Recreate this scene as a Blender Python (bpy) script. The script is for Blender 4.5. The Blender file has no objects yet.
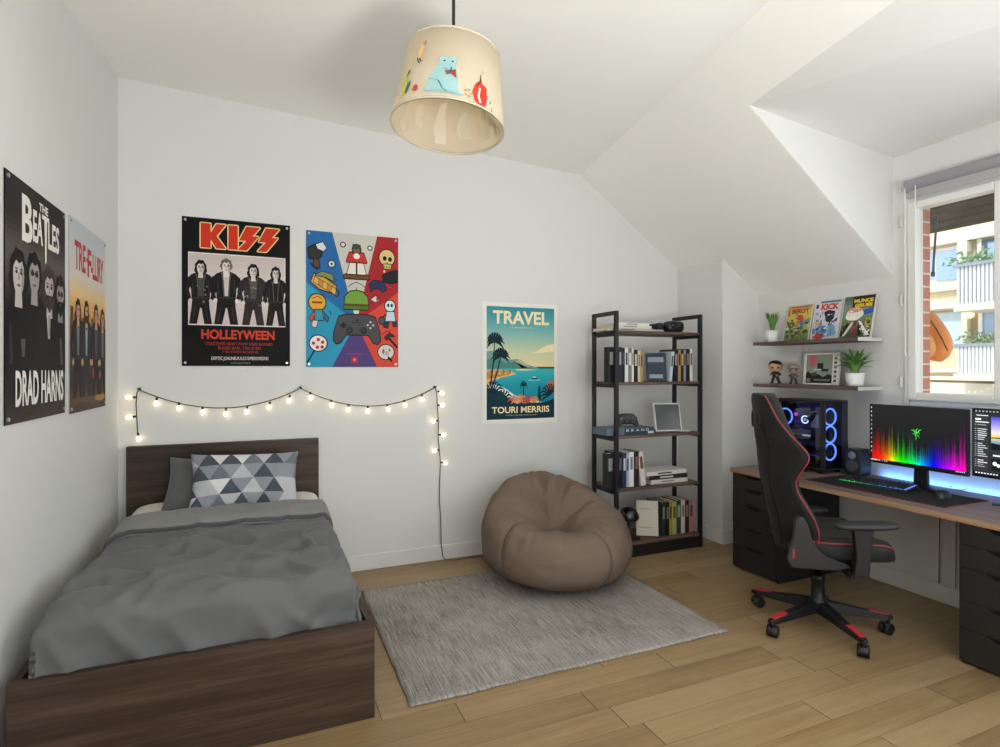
import bpy, bmesh, math, random
from math import sin, cos, pi, radians, sqrt, exp, atan2
from mathutils import Vector, Matrix, noise, Euler
random.seed(7)
SC = bpy.context.scene
COL = SC.collection

# ------------------------------------------------------------------ camera measurements
CAMH, FPX, HOR = 1.42, 559.0, 368.0
YAW = atan2(235.0, 559.0)
CY, SY = cos(YAW), sin(YAW)
def at(u, v, ax, val):
    """point where the sight line through photo pixel (u,v) meets the plane axis=val"""
    r, z = (u - 500) / FPX, (HOR - v) / FPX
    d = (r * CY + SY, -r * SY + CY, z)
    o = (0, 0, CAMH)
    t = (val - o[ax]) / d[ax]
    return Vector((o[0] + t * d[0], o[1] + t * d[1], o[2] + t * d[2]))

# ------------------------------------------------------------------ mesh builder
class MB:
    def __init__(s):
        s.v, s.f, s.m, s.sm = [], [], [], []
    def add(s, vs, fs, mi=0, smooth=False):
        b = len(s.v)
        s.v += [Vector(p) for p in vs]
        for f in fs:
            s.f.append([b + i for i in f]); s.m.append(mi); s.sm.append(smooth)
    def box(s, a, b, mi=0):
        (x0, y0, z0), (x1, y1, z1) = a, b
        x0, x1 = min(x0, x1), max(x0, x1); y0, y1 = min(y0, y1), max(y0, y1); z0, z1 = min(z0, z1), max(z0, z1)
        vs = [(x0,y0,z0),(x1,y0,z0),(x1,y1,z0),(x0,y1,z0),(x0,y0,z1),(x1,y0,z1),(x1,y1,z1),(x0,y1,z1)]
        s.add(vs, [(0,3,2,1),(4,5,6,7),(0,1,5,4),(1,2,6,5),(2,3,7,6),(3,0,4,7)], mi)
    def obox(s, c, ax, ay, az, mi=0):
        """oriented box: centre c and three half-axis vectors"""
        c, ax, ay, az = Vector(c), Vector(ax), Vector(ay), Vector(az)
        vs = [c + i*ax + j*ay + k*az for k in (-1,1) for j in (-1,1) for i in (-1,1)]
        s.add(vs, [(0,2,3,1),(4,5,7,6),(0,1,5,4),(1,3,7,5),(3,2,6,7),(2,0,4,6)], mi)
    def tube(s, pts, r, n=8, mi=0, cap=True, closed=False):
        pts = [Vector(p) for p in pts]; N = len(pts)
        rs = r if isinstance(r, (list, tuple)) else [r] * N
        vs, fs = [], []
        up = None
        for i, p in enumerate(pts):
            if closed: t = (pts[(i+1) % N] - pts[i-1])
            else: t = pts[min(i+1, N-1)] - pts[max(i-1, 0)]
            if t.length < 1e-9: t = Vector((0,0,1))
            t.normalize()
            if up is None:
                up = Vector((0,0,1)) if abs(t.z) < .9 else Vector((1,0,0))
            a = t.cross(up)
            if a.length < 1e-5: a = t.cross(Vector((.3,.8,.5)))
            a.normalize(); b = a.cross(t).normalized(); up = b
            for k in range(n):
                q = 2*pi*k/n
                vs.append(p + rs[i]*(cos(q)*a + sin(q)*b))
        M = N if closed else N - 1
        for i in range(M):
            for k in range(n):
                a0, a1 = i*n + k, i*n + (k+1) % n
                j = (i+1) % N
                fs.append((a0, a1, j*n + (k+1) % n, j*n + k))
        s.add(vs, fs, mi, True)
        if cap and not closed:
            s.add([vs[k] for k in range(n)], [tuple(range(n-1, -1, -1))], mi)
            s.add([vs[(N-1)*n + k] for k in range(n)], [tuple(range(n))], mi)
    def cyl(s, a, b, r, n=20, mi=0, r2=None):
        s.tube([a, b], [r, r if r2 is None else r2], n, mi)
    def lathe(s, prof, c=(0,0,0), n=32, mi=0, axis='Z', smooth=True):
        """prof: list of (radius, height)"""
        c = Vector(c); vs, fs = [], []
        for (r, h) in prof:
            for k in range(n):
                q = 2*pi*k/n
                if axis == 'Z': vs.append(c + Vector((r*cos(q), r*sin(q), h)))
                elif axis == 'X': vs.append(c + Vector((h, r*cos(q), r*sin(q))))
                else: vs.append(c + Vector((r*sin(q), h, r*cos(q))))
        for i in range(len(prof)-1):
            for k in range(n):
                fs.append((i*n+k, i*n+(k+1) % n, (i+1)*n+(k+1) % n, (i+1)*n+k))
        s.add(vs, fs, mi, smooth)
    def prism(s, poly, o, ux, uy, th, mi=0):
        """2D polygon (ccw in ux,uy) extruded by vector th"""
        o, ux, uy, th = Vector(o), Vector(ux), Vector(uy), Vector(th)
        n = len(poly)
        a = [o + p[0]*ux + p[1]*uy for p in poly]
        vs = a + [p + th for p in a]
        fs = [tuple(range(n-1, -1, -1)), tuple(range(n, 2*n))]
        fs += [(i, (i+1) % n, n + (i+1) % n, n + i) for i in range(n)]
        s.add(vs, fs, mi)
    def grid(s, P, mi=0, wrap_u=False, smooth=True):
        """P[i][j] points"""
        nu, nv = len(P), len(P[0])
        vs = [p for row in P for p in row]; fs = []
        for i in range(nu if wrap_u else nu-1):
            for j in range(nv-1):
                i2 = (i+1) % nu
                fs.append((i*nv+j, i2*nv+j, i2*nv+j+1, i*nv+j+1))
        s.add(vs, fs, mi, smooth)
    def ell(s, c, r, mi=0, n=16, m=10, M=None):
        c = Vector(c); P = []
        for i in range(n):
            row = []
            for j in range(m+1):
                a, b = 2*pi*i/n, pi*j/m
                q = Vector((r[0]*sin(b)*cos(a), r[1]*sin(b)*sin(a), r[2]*cos(b)))
                if M: q = M @ q
                row.append(c + q)
            P.append(row)
        s.grid(P, mi, True)
    def xf(s, M):
        s.v = [M @ p for p in s.v]; return s
    def build(s, name, mats, parent=None, world=True, bevel=0, seg=2, fix=True, weld=False):
        if not isinstance(mats, (list, tuple)): mats = [mats]
        me = bpy.data.meshes.new(name)
        Mi = Matrix.Identity(4)
        if parent is not None and world:
            chain = parent; M = Matrix.Identity(4)
            while chain is not None:
                M = chain.matrix_basis @ M; chain = chain.parent
            Mi = M.inverted()
        me.from_pydata([tuple(Mi @ p) for p in s.v], [], s.f)
        for m in mats: me.materials.append(m)
        for i, p in enumerate(me.polygons):
            p.material_index = min(s.m[i], len(mats)-1); p.use_smooth = s.sm[i]
        if fix or weld:
            bm = bmesh.new(); bm.from_mesh(me)
            if weld: bmesh.ops.remove_doubles(bm, verts=bm.verts, dist=1e-5)
            if fix: bmesh.ops.recalc_face_normals(bm, faces=bm.faces)
            bm.to_mesh(me); bm.free()
        me.update()
        o = bpy.data.objects.new(name, me); COL.objects.link(o)
        if parent is not None: o.parent = parent
        if bevel:
            b = o.modifiers.new('bevel', 'BEVEL'); b.width = bevel; b.segments = seg
            b.limit_method = 'ANGLE'; b.angle_limit = radians(35)
        return o

def tag(o, label, cat, group=None, kind=None):
    o['label'] = label; o['category'] = cat
    if group: o['group'] = group
    if kind: o['kind'] = kind
    return o
def thing(name, label, cat, loc=(0,0,0), rz=0, group=None, rot=None):
    o = bpy.data.objects.new(name, None); COL.objects.link(o)
    o.empty_display_size = .05
    o.location = loc
    o.rotation_euler = rot if rot else (0, 0, rz)
    tag(o, label, cat, group); return o
def struct(o):
    o['kind'] = 'structure'; return o
def bx(name, a, b, m, parent=None, bevel=.003, **k):
    q = MB(); q.box(a, b); return q.build(name, m, parent, bevel=bevel, **k)
def dup(root, loc, rz=None, label=None):
    r = root.copy(); COL.objects.link(r); r.location = loc
    if rz is not None: r.rotation_euler = (0, 0, rz)
    if label: r['label'] = label
    for ch in list(root.children):
        c = ch.copy(); COL.objects.link(c); c.parent = r
        for g in list(ch.children):
            d = g.copy(); COL.objects.link(d); d.parent = c
    return r

# ------------------------------------------------------------------ materials
def lin(h):
    h = h.lstrip('#'); o = []
    for i in (0, 2, 4):
        c = int(h[i:i+2], 16) / 255
        o.append(c/12.92 if c <= .04045 else ((c+.055)/1.055)**2.4)
    return (*o, 1)
_mc = {}
def M(h, rough=.6, metal=0, emit=0, spec=.4, name=None, sheen=0):
    key = (h, rough, metal, emit, spec, sheen)
    if key in _mc: return _mc[key]
    m = bpy.data.materials.new(name or 'paint_' + h.strip('#')); m.use_nodes = True
    b = m.node_tree.nodes['Principled BSDF']
    b.inputs['Base Color'].default_value = lin(h); b.inputs['Roughness'].default_value = rough
    b.inputs['Metallic'].default_value = metal; b.inputs['Specular IOR Level'].default_value = spec
    if sheen: b.inputs['Sheen Weight'].default_value = sheen
    if emit:
        b.inputs['Emission Color'].default_value = lin(h); b.inputs['Emission Strength'].default_value = emit
    _mc[key] = m; return m
class NT:
    """small node-tree helper"""
    def __init__(s, name):
        s.m = bpy.data.materials.new(name); s.m.use_nodes = True
        s.t = s.m.node_tree; s.b = s.t.nodes['Principled BSDF']
    def set(s, node, k, v):
        if isinstance(v, bpy.types.NodeSocket): s.t.links.new(v, node.inputs[k])
        else: node.inputs[k].default_value = v
    def math(s, op, a, b=0, c=None):
        x = s.t.nodes.new('ShaderNodeMath'); x.operation = op
        s.set(x, 0, a); s.set(x, 1, b)
        if c is not None: s.set(x, 2, c)
        return x.outputs[0]
    def xyz(s, kind='Object'):
        c = s.t.nodes.new('ShaderNodeTexCoord'); p = s.t.nodes.new('ShaderNodeSeparateXYZ')
        s.t.links.new(c.outputs[kind], p.inputs[0]); return p.outputs, c.outputs[kind]
    def comb(s, x=0, y=0, z=0):
        c = s.t.nodes.new('ShaderNodeCombineXYZ')
        s.set(c, 0, x); s.set(c, 1, y); s.set(c, 2, z); return c.outputs[0]
    def noise(s, vec, scale, detail=4, rough=.6):
        x = s.t.nodes.new('ShaderNodeTexNoise'); s.set(x, 'Vector', vec); s.set(x, 'Scale', scale)
        s.set(x, 'Detail', detail); s.set(x, 'Roughness', rough); return x.outputs['Fac']
    def white(s, vec):
        x = s.t.nodes.new('ShaderNodeTexWhiteNoise'); s.set(x, 'Vector', vec); return x.outputs['Value']
    def ramp(s, fac, stops, interp='LINEAR'):
        x = s.t.nodes.new('ShaderNodeValToRGB'); s.set(x, 'Fac', fac); r = x.color_ramp; r.interpolation = interp
        while len(r.elements) < len(stops): r.elements.new(.5)
        for e, (p, h) in zip(r.elements, stops): e.position = p; e.color = lin(h)
        return x.outputs[0]
    def mix(s, fac, a, b, blend='MIX'):
        x = s.t.nodes.new('ShaderNodeMix'); x.data_type = 'RGBA'; x.blend_type = blend
        s.set(x, 0, fac)
        for k, v in ((6, a), (7, b)):
            s.set(x, k, lin(v) if isinstance(v, str) else v)
        return x.outputs[2]
    def bump(s, h, strength=.2, dist=.002):
        x = s.t.nodes.new('ShaderNodeBump'); s.set(x, 'Height', h); s.set(x, 'Strength', strength); s.set(x, 'Distance', dist)
        s.t.links.new(x.outputs[0], s.b.inputs['Normal'])
    def out(s, col, rough=.6, spec=.4):
        s.set(s.b, 'Base Color', lin(col) if isinstance(col, str) else col)
        s.set(s.b, 'Roughness', rough); s.set(s.b, 'Specular IOR Level', spec); return s.m

def wood(name, dark, mid, light, axis=0, freq=14, rough=.5, stretch=.9):
    t = NT(name); (x, y, z), _ = t.xyz()
    c = [x, y, z]
    sc = [freq, freq, freq]; sc[axis] = stretch
    v = t.comb(*[t.math('MULTIPLY', c[i], sc[i]) for i in range(3)])
    big = t.noise(v, 1.0, 5, .65)
    sc2 = [90, 90, 90]; sc2[axis] = 3.0
    fine = t.noise(t.comb(*[t.math('MULTIPLY', c[i], sc2[i]) for i in range(3)]), 1.0, 3, .6)
    f = t.math('ADD', t.math('MULTIPLY', big, .72), t.math('MULTIPLY', fine, .28))
    col = t.ramp(f, [(.33, dark), (.5, mid), (.68, light)])
    t.bump(f, .12, .001)
    return t.out(col, rough, .35)
def wallpaint(name, h, h2=None):
    t = NT(name); _, c = t.xyz()
    n1 = t.noise(c, 1.3, 2, .5); n2 = t.noise(c, 160, 2, .5)
    col = t.mix(n1, h, h2 or h)
    t.bump(n2, .05, .001)
    return t.out(col, .85, .25)
def fabric(name, h1, h2, scale=260, rough=.9, bump=.25, sheen=.2):
    t = NT(name); _, c = t.xyz()
    n = t.noise(c, scale, 2, .7); big = t.noise(c, 6, 3, .6)
    col = t.mix(t.math('ADD', t.math('MULTIPLY', n, .6), t.math('MULTIPLY', big, .4)), h1, h2)
    t.bump(n, bump, .0015); t.set(t.b, 'Sheen Weight', sheen)
    return t.out(col, rough, .2)
def plastic(name, h, rough=.45, bump=.06):
    t = NT(name); _, c = t.xyz()
    n = t.noise(c, 400, 2, .5); t.bump(n, bump, .0006)
    return t.out(h, rough, .4)

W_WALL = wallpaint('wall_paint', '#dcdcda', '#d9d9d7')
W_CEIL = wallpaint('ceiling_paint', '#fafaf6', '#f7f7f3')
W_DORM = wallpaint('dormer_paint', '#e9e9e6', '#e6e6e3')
W_TRIM = wallpaint('trim_paint', '#dededc')
WALNUT_X = wood('walnut_x', '#231811', '#3c2c22', '#57443a', 0)
WALNUT_Y = wood('walnut_y', '#231811', '#3c2c22', '#57443a', 1)
SHELFWOOD_X = wood('shelf_wood_x', '#4a3a30', '#5f4c40', '#735e50', 0, 20)
SHELFWOOD_Y = wood('shelf_wood_y', '#4a3c34', '#5e4d43', '#6f5d52', 1, 20)
DESKWOOD = wood('desk_wood', '#584a42', '#6f5f56', '#84756b', 1, 18, .42)
BLACKMETAL = plastic('black_metal', '#1b1a19', .5)
BLACKPL = plastic('black_plastic', '#17171a', .42)
DARKPL = plastic('dark_plastic', '#24252a', .5)
DRAWERMAT = plastic('drawer_paint', '#262524', .5)
WHITE = M('#e9e8e4', .5)
def glassmat(name, tint='#ffffff', gloss=.08, rough=.02):
    m = bpy.data.materials.new(name); m.use_nodes = True; t = m.node_tree; t.nodes.clear()
    o = t.nodes.new('ShaderNodeOutputMaterial'); mx = t.nodes.new('ShaderNodeMixShader')
    a = t.nodes.new('ShaderNodeBsdfTransparent'); b = t.nodes.new('ShaderNodeBsdfGlossy')
    a.inputs[0].default_value = lin(tint); b.inputs['Roughness'].default_value = rough
    mx.inputs[0].default_value = gloss
    t.links.new(a.outputs[0], mx.inputs[1]); t.links.new(b.outputs[0], mx.inputs[2]); t.links.new(mx.outputs[0], o.inputs[0])
    return m
GLASS = glassmat('window_glass', '#fbfdfd', .04)
PCGLASS = glassmat('tinted_glass', '#b9bcc6', .07)

# ------------------------------------------------------------------ flat printed artwork
_tc = {}
def text_mesh(s, off=0.0, spacing=1.0):
    k = (s, off, spacing)
    if k in _tc: return _tc[k]
    cu = bpy.data.curves.new('t', 'FONT'); cu.body = s; cu.offset = off; cu.resolution_u = 3; cu.space_character = spacing
    o = bpy.data.objects.new('t', cu); COL.objects.link(o)
    me = o.to_mesh()
    vs = [(v.co.x, v.co.y) for v in me.vertices]; fs = [tuple(p.vertices) for p in me.polygons]
    o.to_mesh_clear(); bpy.data.objects.remove(o); bpy.data.curves.remove(cu)
    if vs:
        x0 = min(v[0] for v in vs); x1 = max(v[0] for v in vs); y0 = min(v[1] for v in vs); y1 = max(v[1] for v in vs)
        vs = [((v[0]-x0)/(x1-x0), (v[1]-y0)/(y1-y0)) for v in vs]
    _tc[k] = (vs, fs); return _tc[k]
class Art:
    """a print: polygons in a unit square mapped by fn(x, y, layer) onto a surface"""
    def __init__(s, fn, rough=.5, emit=0, spec=.12):
        s.mb = MB(); s.fn = fn; s.cols = []; s.mats = []; s.clip = None; s.sub = False; s.rough = rough; s.emit = emit; s.spec = spec
    def ci(s, h):
        e = s.emit
        if h not in s.cols:
            s.cols.append(h); s.mats.append(M(h, s.rough, 0, e, s.spec))
        return s.cols.index(h)
    def raw(s, vs, fs, h, L):
        if s.clip:
            a, b, c, d = s.clip; vs = [(min(max(x, a), c), min(max(y, b), d)) for x, y in vs]
        if s.sub:
            bm = bmesh.new(); bv = [bm.verts.new((x, y, 0)) for x, y in vs]
            for f in fs: bm.faces.new([bv[i] for i in f])
            bmesh.ops.triangulate(bm, faces=bm.faces)
            bmesh.ops.subdivide_edges(bm, edges=bm.edges, cuts=3, use_grid_fill=True)
            bm.verts.index_update(); vs = [(v.co.x, v.co.y) for v in bm.verts]; fs = [tuple(v.index for v in f.verts) for f in bm.faces]; bm.free()
        s.mb.add([s.fn(x, y, L) for x, y in vs], fs, s.ci(h))
    def poly(s, pts, h, L=1):
        s.raw(pts, [tuple(range(len(pts)))], h, L)
    def rect(s, x0, y0, x1, y1, h, L=1):
        s.poly([(x0,y0),(x1,y0),(x1,y1),(x0,y1)], h, L)
    def ell(s, cx, cy, rx, ry, h, L=1, n=20, rot=0):
        c, q = cos(rot), sin(rot)
        s.poly([(cx + rx*cos(2*pi*k/n)*c - ry*sin(2*pi*k/n)*q, cy + rx*cos(2*pi*k/n)*q + ry*sin(2*pi*k/n)*c) for k in range(n)], h, L)
    def line(s, pts, w, h, L=1, asp=1.0):
        """polyline strokes; w may be a list for taper"""
        ws = w if isinstance(w, (list, tuple)) else [w]*len(pts)
        l, r = [], []
        for i, p in enumerate(pts):
            a, b = pts[max(i-1, 0)], pts[min(i+1, len(pts)-1)]
            dx, dy = b[0]-a[0], (b[1]-a[1])*asp
            d = sqrt(dx*dx + dy*dy) or 1
            nx, ny = -dy/d*ws[i]/2, dx/d*ws[i]/2/asp
            l.append((p[0]+nx, p[1]+ny)); r.append((p[0]-nx, p[1]-ny))
        n = len(pts)
        s.raw(l + r, [(i, i+1, n+i+1, n+i) for i in range(n-1)], h, L)
    def text(s, t, x0, y0, x1, y1, h, L=1, off=0.0, spacing=1.0, slope=0):
        vs, fs = text_mesh(t, off, spacing)
        s.raw([(x0 + a*(x1-x0), y0 + b*(y1-y0) + slope*a) for a, b in vs], fs, h, L)
    def bands(s, x0, x1, stops, n=24, L=1):
        """vertical colour run: stops [(y, hex)] top or bottom order"""
        stops = sorted(stops)
        ya, yb = stops[0][0], stops[-1][0]
        for k in range(n):
            y0, y1 = ya + (yb-ya)*k/n, ya + (yb-ya)*(k+1)/n
            ym = (y0+y1)/2
            for (p, c0), (q, c1) in zip(stops, stops[1:]):
                if p <= ym <= q:
                    f = (ym-p)/((q-p) or 1)
                    h = '#' + ''.join('%02x' % round(int(c0[1+2*i:3+2*i], 16)*(1-f) + int(c1[1+2*i:3+2*i], 16)*f) for i in range(3))
                    break
            s.rect(x0, y0, x1, y1, h, L)
    def build(s, name, parent):
        return s.mb.build(name, s.mats, parent, fix=False)
def plane_fn(o, ux, uy, step=.0003, base=0):
    o, ux, uy = Vector(o), Vector(ux), Vector(uy); n = ux.cross(uy).normalized()
    return lambda x, y, L: o + x*ux + y*uy + n*(base + L*step)
# ================================================================== the room
XL, XR, YB, YF = -.816, 3.79, 3.994, -1.3
PX, PY = 3.40, 3.46                      # the pier beside the alcove
SL = lambda x: 3.012 - .7066 * (x - 2.395)     # height of the sloping ceiling
def solid(name, pts, off, mat):
    pts = [Vector(p) for p in pts]; off = Vector(off); n = len(pts); q = MB()
    q.add(pts + [p + off for p in pts], [tuple(range(n)), tuple(range(2*n-1, n-1, -1))] + [(i, n+i, n+(i+1) % n, (i+1) % n) for i in range(n)])
    return struct(q.build(name, mat))
# floor of oak boards
def floor_mat():
    t = NT('oak_floor'); (x, y, z), c = t.xyz()
    yy = t.math('DIVIDE', t.math('ADD', y, 10 - 1.48 + .14*40), .14)
    row = t.math('FLOOR', yy); fy = t.math('FRACT', yy)
    h = t.white(t.comb(row, 3.7, 1.1))
    xx = t.math('DIVIDE', t.math('ADD', t.math('ADD', x, 10), t.math('MULTIPLY', h, 1.1)), 1.05)
    cid = t.math('FLOOR', xx); fx = t.math('FRACT', xx)
    tone = t.white(t.comb(row, cid, 5.3))
    gv = t.comb(t.math('ADD', t.math('MULTIPLY', x, 1.6), t.math('MULTIPLY', tone, 30)), t.math('MULTIPLY', y, 26), tone)
    g = t.noise(gv, 1.0, 5, .65)
    g2 = t.noise(t.comb(t.math('MULTIPLY', x, 7), t.math('MULTIPLY', y, 160), tone), 1.0, 3, .6)
    cloud = t.noise(c, 2.2, 3, .6)
    f = t.math('ADD', t.math('ADD', t.math('ADD', t.math('MULTIPLY', tone, .17), .075), t.math('MULTIPLY', g, .42)), t.math('ADD', t.math('MULTIPLY', g2, .16), t.math('MULTIPLY', cloud, .18)))
    col = t.ramp(f, [(.30, '#6d573a'), (.48, '#8c7350'), (.62, '#9c8461'), (.8, '#aa9473')])
    gy = t.math('LESS_THAN', t.math('MINIMUM', fy, t.math('SUBTRACT', 1.0, fy)), .011)
    gx = t.math('LESS_THAN', t.math('MINIMUM', fx, t.math('SUBTRACT', 1.0, fx)), .0022)
    gap = t.math('MAXIMUM', t.math('MULTIPLY', gy, .55), gx)
    col = t.mix(t.math('MULTIPLY', gap, .8), col, '#33241a')
    t.bump(t.math('SUBTRACT', t.math('MULTIPLY', g, .15), gap), .25, .0015)
    return t.out(col, t.math('ADD', .34, t.math('MULTIPLY', g, .22)), .4)
solid('floor', [(XL-.12,YF-.12,0),(XR+.08,YF-.12,0),(XR+.08,YB+.12,0),(XL-.12,YB+.12,0)], (0,0,-.1), floor_mat())
zl = lambda y: 3.172 - .141*(YB - y)
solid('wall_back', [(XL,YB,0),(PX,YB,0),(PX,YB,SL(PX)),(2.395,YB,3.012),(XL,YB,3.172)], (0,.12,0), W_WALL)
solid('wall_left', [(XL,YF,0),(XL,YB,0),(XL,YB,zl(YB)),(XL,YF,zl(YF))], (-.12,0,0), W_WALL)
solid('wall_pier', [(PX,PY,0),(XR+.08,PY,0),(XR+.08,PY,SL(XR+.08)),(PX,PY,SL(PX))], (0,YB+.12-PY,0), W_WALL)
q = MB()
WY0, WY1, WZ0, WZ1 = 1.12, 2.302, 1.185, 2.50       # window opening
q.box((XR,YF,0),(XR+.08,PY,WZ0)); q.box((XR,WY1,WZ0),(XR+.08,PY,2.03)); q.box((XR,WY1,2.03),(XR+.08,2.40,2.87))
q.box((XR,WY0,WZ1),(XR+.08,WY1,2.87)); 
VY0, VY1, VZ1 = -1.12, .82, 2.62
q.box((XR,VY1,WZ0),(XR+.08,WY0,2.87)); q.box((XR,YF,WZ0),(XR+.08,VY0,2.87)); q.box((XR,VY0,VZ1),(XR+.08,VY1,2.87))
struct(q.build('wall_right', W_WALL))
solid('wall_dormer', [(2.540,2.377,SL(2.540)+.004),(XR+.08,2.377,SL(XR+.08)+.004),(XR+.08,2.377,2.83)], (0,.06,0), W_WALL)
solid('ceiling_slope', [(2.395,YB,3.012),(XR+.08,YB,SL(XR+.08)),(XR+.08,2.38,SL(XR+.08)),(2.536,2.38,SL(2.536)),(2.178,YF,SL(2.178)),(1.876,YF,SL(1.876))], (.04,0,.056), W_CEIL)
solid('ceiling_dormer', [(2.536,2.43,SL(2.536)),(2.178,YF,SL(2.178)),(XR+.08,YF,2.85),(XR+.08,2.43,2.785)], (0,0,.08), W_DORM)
q = MB()
for dz in (0, .1):
    P = []
    for i in range(17):
        row = []
        for j in range(17):
            a, b = i/16, j/16
            p = (Vector((XL,YB,3.172))*(1-a) + Vector((2.395,YB,3.012))*a)*(1-b) + (Vector((XL,YF,zl(YF)))*(1-a) + Vector((1.876,YF,SL(1.876)))*a)*b
            row.append(p + Vector((0,0,dz)))
        P.append(row)
    q.grid(P)
struct(q.build('ceiling', W_CEIL))
# rear wall with a big unseen window added to light the room
RX0, RX1, RZ0, RZ1 = -.55, 3.0, .12, 2.36
q = MB()
q.box((XL-.1,YF-.12,0),(RX0,YF,3.4)); q.box((RX1,YF-.12,0),(XR+.08,YF,3.4)); q.box((RX0,YF-.12,0),(RX1,YF,RZ0)); q.box((RX0,YF-.12,RZ1),(RX1,YF,3.4))
struct(q.build('wall_rear', W_WALL))
w2 = bpy.data.objects.new('added_rear_window', None); COL.objects.link(w2); struct(w2)
q = MB()
for k in range(5):
    xx = RX0 + (RX1-RX0-.05)*k/4
    q.box((xx,YF-.09,RZ0),(xx+.05,YF-.03,RZ1))
q.box((RX0,YF-.088,RZ0),(RX1,YF-.032,RZ0+.06)); q.box((RX0,YF-.088,RZ1-.06),(RX1,YF-.032,RZ1))
q.build('window_frame', W_TRIM, w2)  # frame of the added unseen rear window
q = MB(); q.box((RX0+.01,YF-.062,RZ0+.01),(RX1-.01,YF-.058,RZ1-.01)); q.build('glass', GLASS, w2)  # pane of the added unseen rear window
w3 = bpy.data.objects.new('added_side_window', None); COL.objects.link(w3); struct(w3)  # unseen window added to let in light from the right
q = MB()
for k in range(4):
    yy = VY0 + (VY1-VY0-.05)*k/3
    q.box((XR+.02,yy,WZ0),(XR+.06,yy+.05,VZ1))
q.box((XR+.022,VY0,WZ0),(XR+.058,VY1,WZ0+.05)); q.box((XR+.022,VY0,VZ1-.05),(XR+.058,VY1,VZ1))
q.build('window_frame', W_TRIM, w3)  # frame of the added unseen side window
q = MB(); q.box((XR+.038,VY0+.01,WZ0+.01),(XR+.042,VY1-.01,VZ1-.01)); q.build('glass', GLASS, w3)  # pane of the added unseen side window
# baseboards
def base(name, a, b): struct(bx(name, a, b, W_TRIM, bevel=.004))
base('baseboard_back', (XL,YB-.014,0), (PX-.0,YB,.108))
base('baseboard_left', (XL,YF,0), (XL+.014,YB-.014,.108))
base('baseboard_pier', (PX-.014,PY-.014,0), (PX,YB-.014,.108))
base('baseboard_alcove', (PX,PY-.014,0), (XR-.014,PY,.108))
base('baseboard_right', (XR-.014,YF,0), (XR,PY,.108))

# ------------------------------------------------------------------ window by the desk
w1 = bpy.data.objects.new('window_1', None); COL.objects.link(w1); w1.location = (XR, 1.7, WZ0); struct(w1)
FRAME = M('#e6e6e4', .35)
def ring(y0, y1, z0, z1, w, x0, x1, name, mat=FRAME, bev=.006):
    q = MB()
    q.box((x0,y0,z0),(x1,y0+w,z1)); q.box((x0,y1-w,z0),(x1,y1,z1))
    q.box((x0,y0+w,z0),(x1,y1-w,z0+w)); q.box((x0,y0+w,z1-w),(x1,y1-w,z1))
    return q.build(name, mat, w1, bevel=bev)
ring(WY0, WY1, WZ0, WZ1, .034, XR-.012, XR+.08, 'window_frame')
for (a, b) in ((1.765, WY1-.03), (WY0+.03, 1.759)):
    s = ring(a, b, WZ0+.03, WZ1-.03, .05, XR-.026, XR+.05, 'sash')
    q = MB(); q.box((XR+.012,a+.045,WZ0+.075),(XR+.018,b-.045,WZ1-.075)); q.build('pane', GLASS, s)
for v in (222, 300, 382):
    p = at(903, v, 0, XR-.02)
    q = MB(); q.cyl((XR-.03,WY1+.006,p.z-.035),(XR-.03,WY1+.006,p.z+.035),.009,12); q.build('hinge', M('#cfcfcc',.35), w1)
# roller blind
rb = thing('roller_blind', 'grey roller blind rolled up above the window by the desk', 'blind', (3.74, 1.7, 2.52))
BL = fabric('blind_fabric', '#8b8b8f', '#9a9a9e', 500, .8, .1)
q = MB(); q.tube([(3.742,2.262,2.567),(3.742,.98,2.567)], .036, 20); q.build('roller', BL, rb)
q = MB(); q.box((3.735,1.0,2.482),(3.741,2.25,2.56)); q.build('hanging_strip', fabric('blind_fabric_pale', '#a2a2a5', '#aeaeb0', 500, .8, .1), rb)
for y in (2.262, .965):
    q = MB(); q.lathe([(0,0),(.04,0),(.04,.012),(0,.012)], (3.742,y,2.567), 20, axis='Y'); q.box((3.742,y+.001,2.55),(3.79,y+.011,2.585)); q.build('bracket', M('#b9b9ba',.4), rb)
pts = []
z0, z1, yc, xc = 2.55, at(909,352,0,3.72).z, 2.254, 3.71
for k in range(9): pts.append((xc, yc, z0 + (z1-z0)*k/8))
for k in range(1,8): pts.append((xc, yc-.03+.03*cos(pi*k/8), z1-.03*sin(pi*k/8)))
for k in range(9): pts.append((xc, yc-.06, z1 + (z0-z1)*k/8))
q = MB(); q.tube(pts, .0035, 6); q.build('bead_chain', M('#e8e4d8',.4), rb)

# ------------------------------------------------------------------ outdoors
def brick_mat():
    t = NT('brick'); (x, y, z), c = t.xyz()
    b = t.t.nodes.new('ShaderNodeTexBrick')
    t.set(b, 'Vector', t.comb(t.math('ADD', x, y), z, 0)); t.set(b, 'Scale', 1.0); t.set(b, 'Brick Width', .22); t.set(b, 'Row Height', .085); t.set(b, 'Mortar Size', .006)
    b.inputs['Color1'].default_value = lin('#d0937f'); b.inputs['Color2'].default_value = lin('#c58470'); b.inputs['Mortar'].default_value = lin('#e8dace')
    return t.out(b.outputs[0], .9, .2)
BR = brick_mat()
q = MB()
q.box((XR+.085,2.303,-3),(4.05,3.3,3.2)); q.box((XR+.085,.2,-3),(4.05,2.303,1.14)); q.box((XR+.085,-1.3,-3),(4.03,-1.14,3.2)); q.box((XR+.085,.84,-3),(4.03,1.10,3.2)); q.box((XR+.085,-1.14,-3),(4.03,.2,1.14))
struct(q.build('wall_outside', BR))
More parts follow.
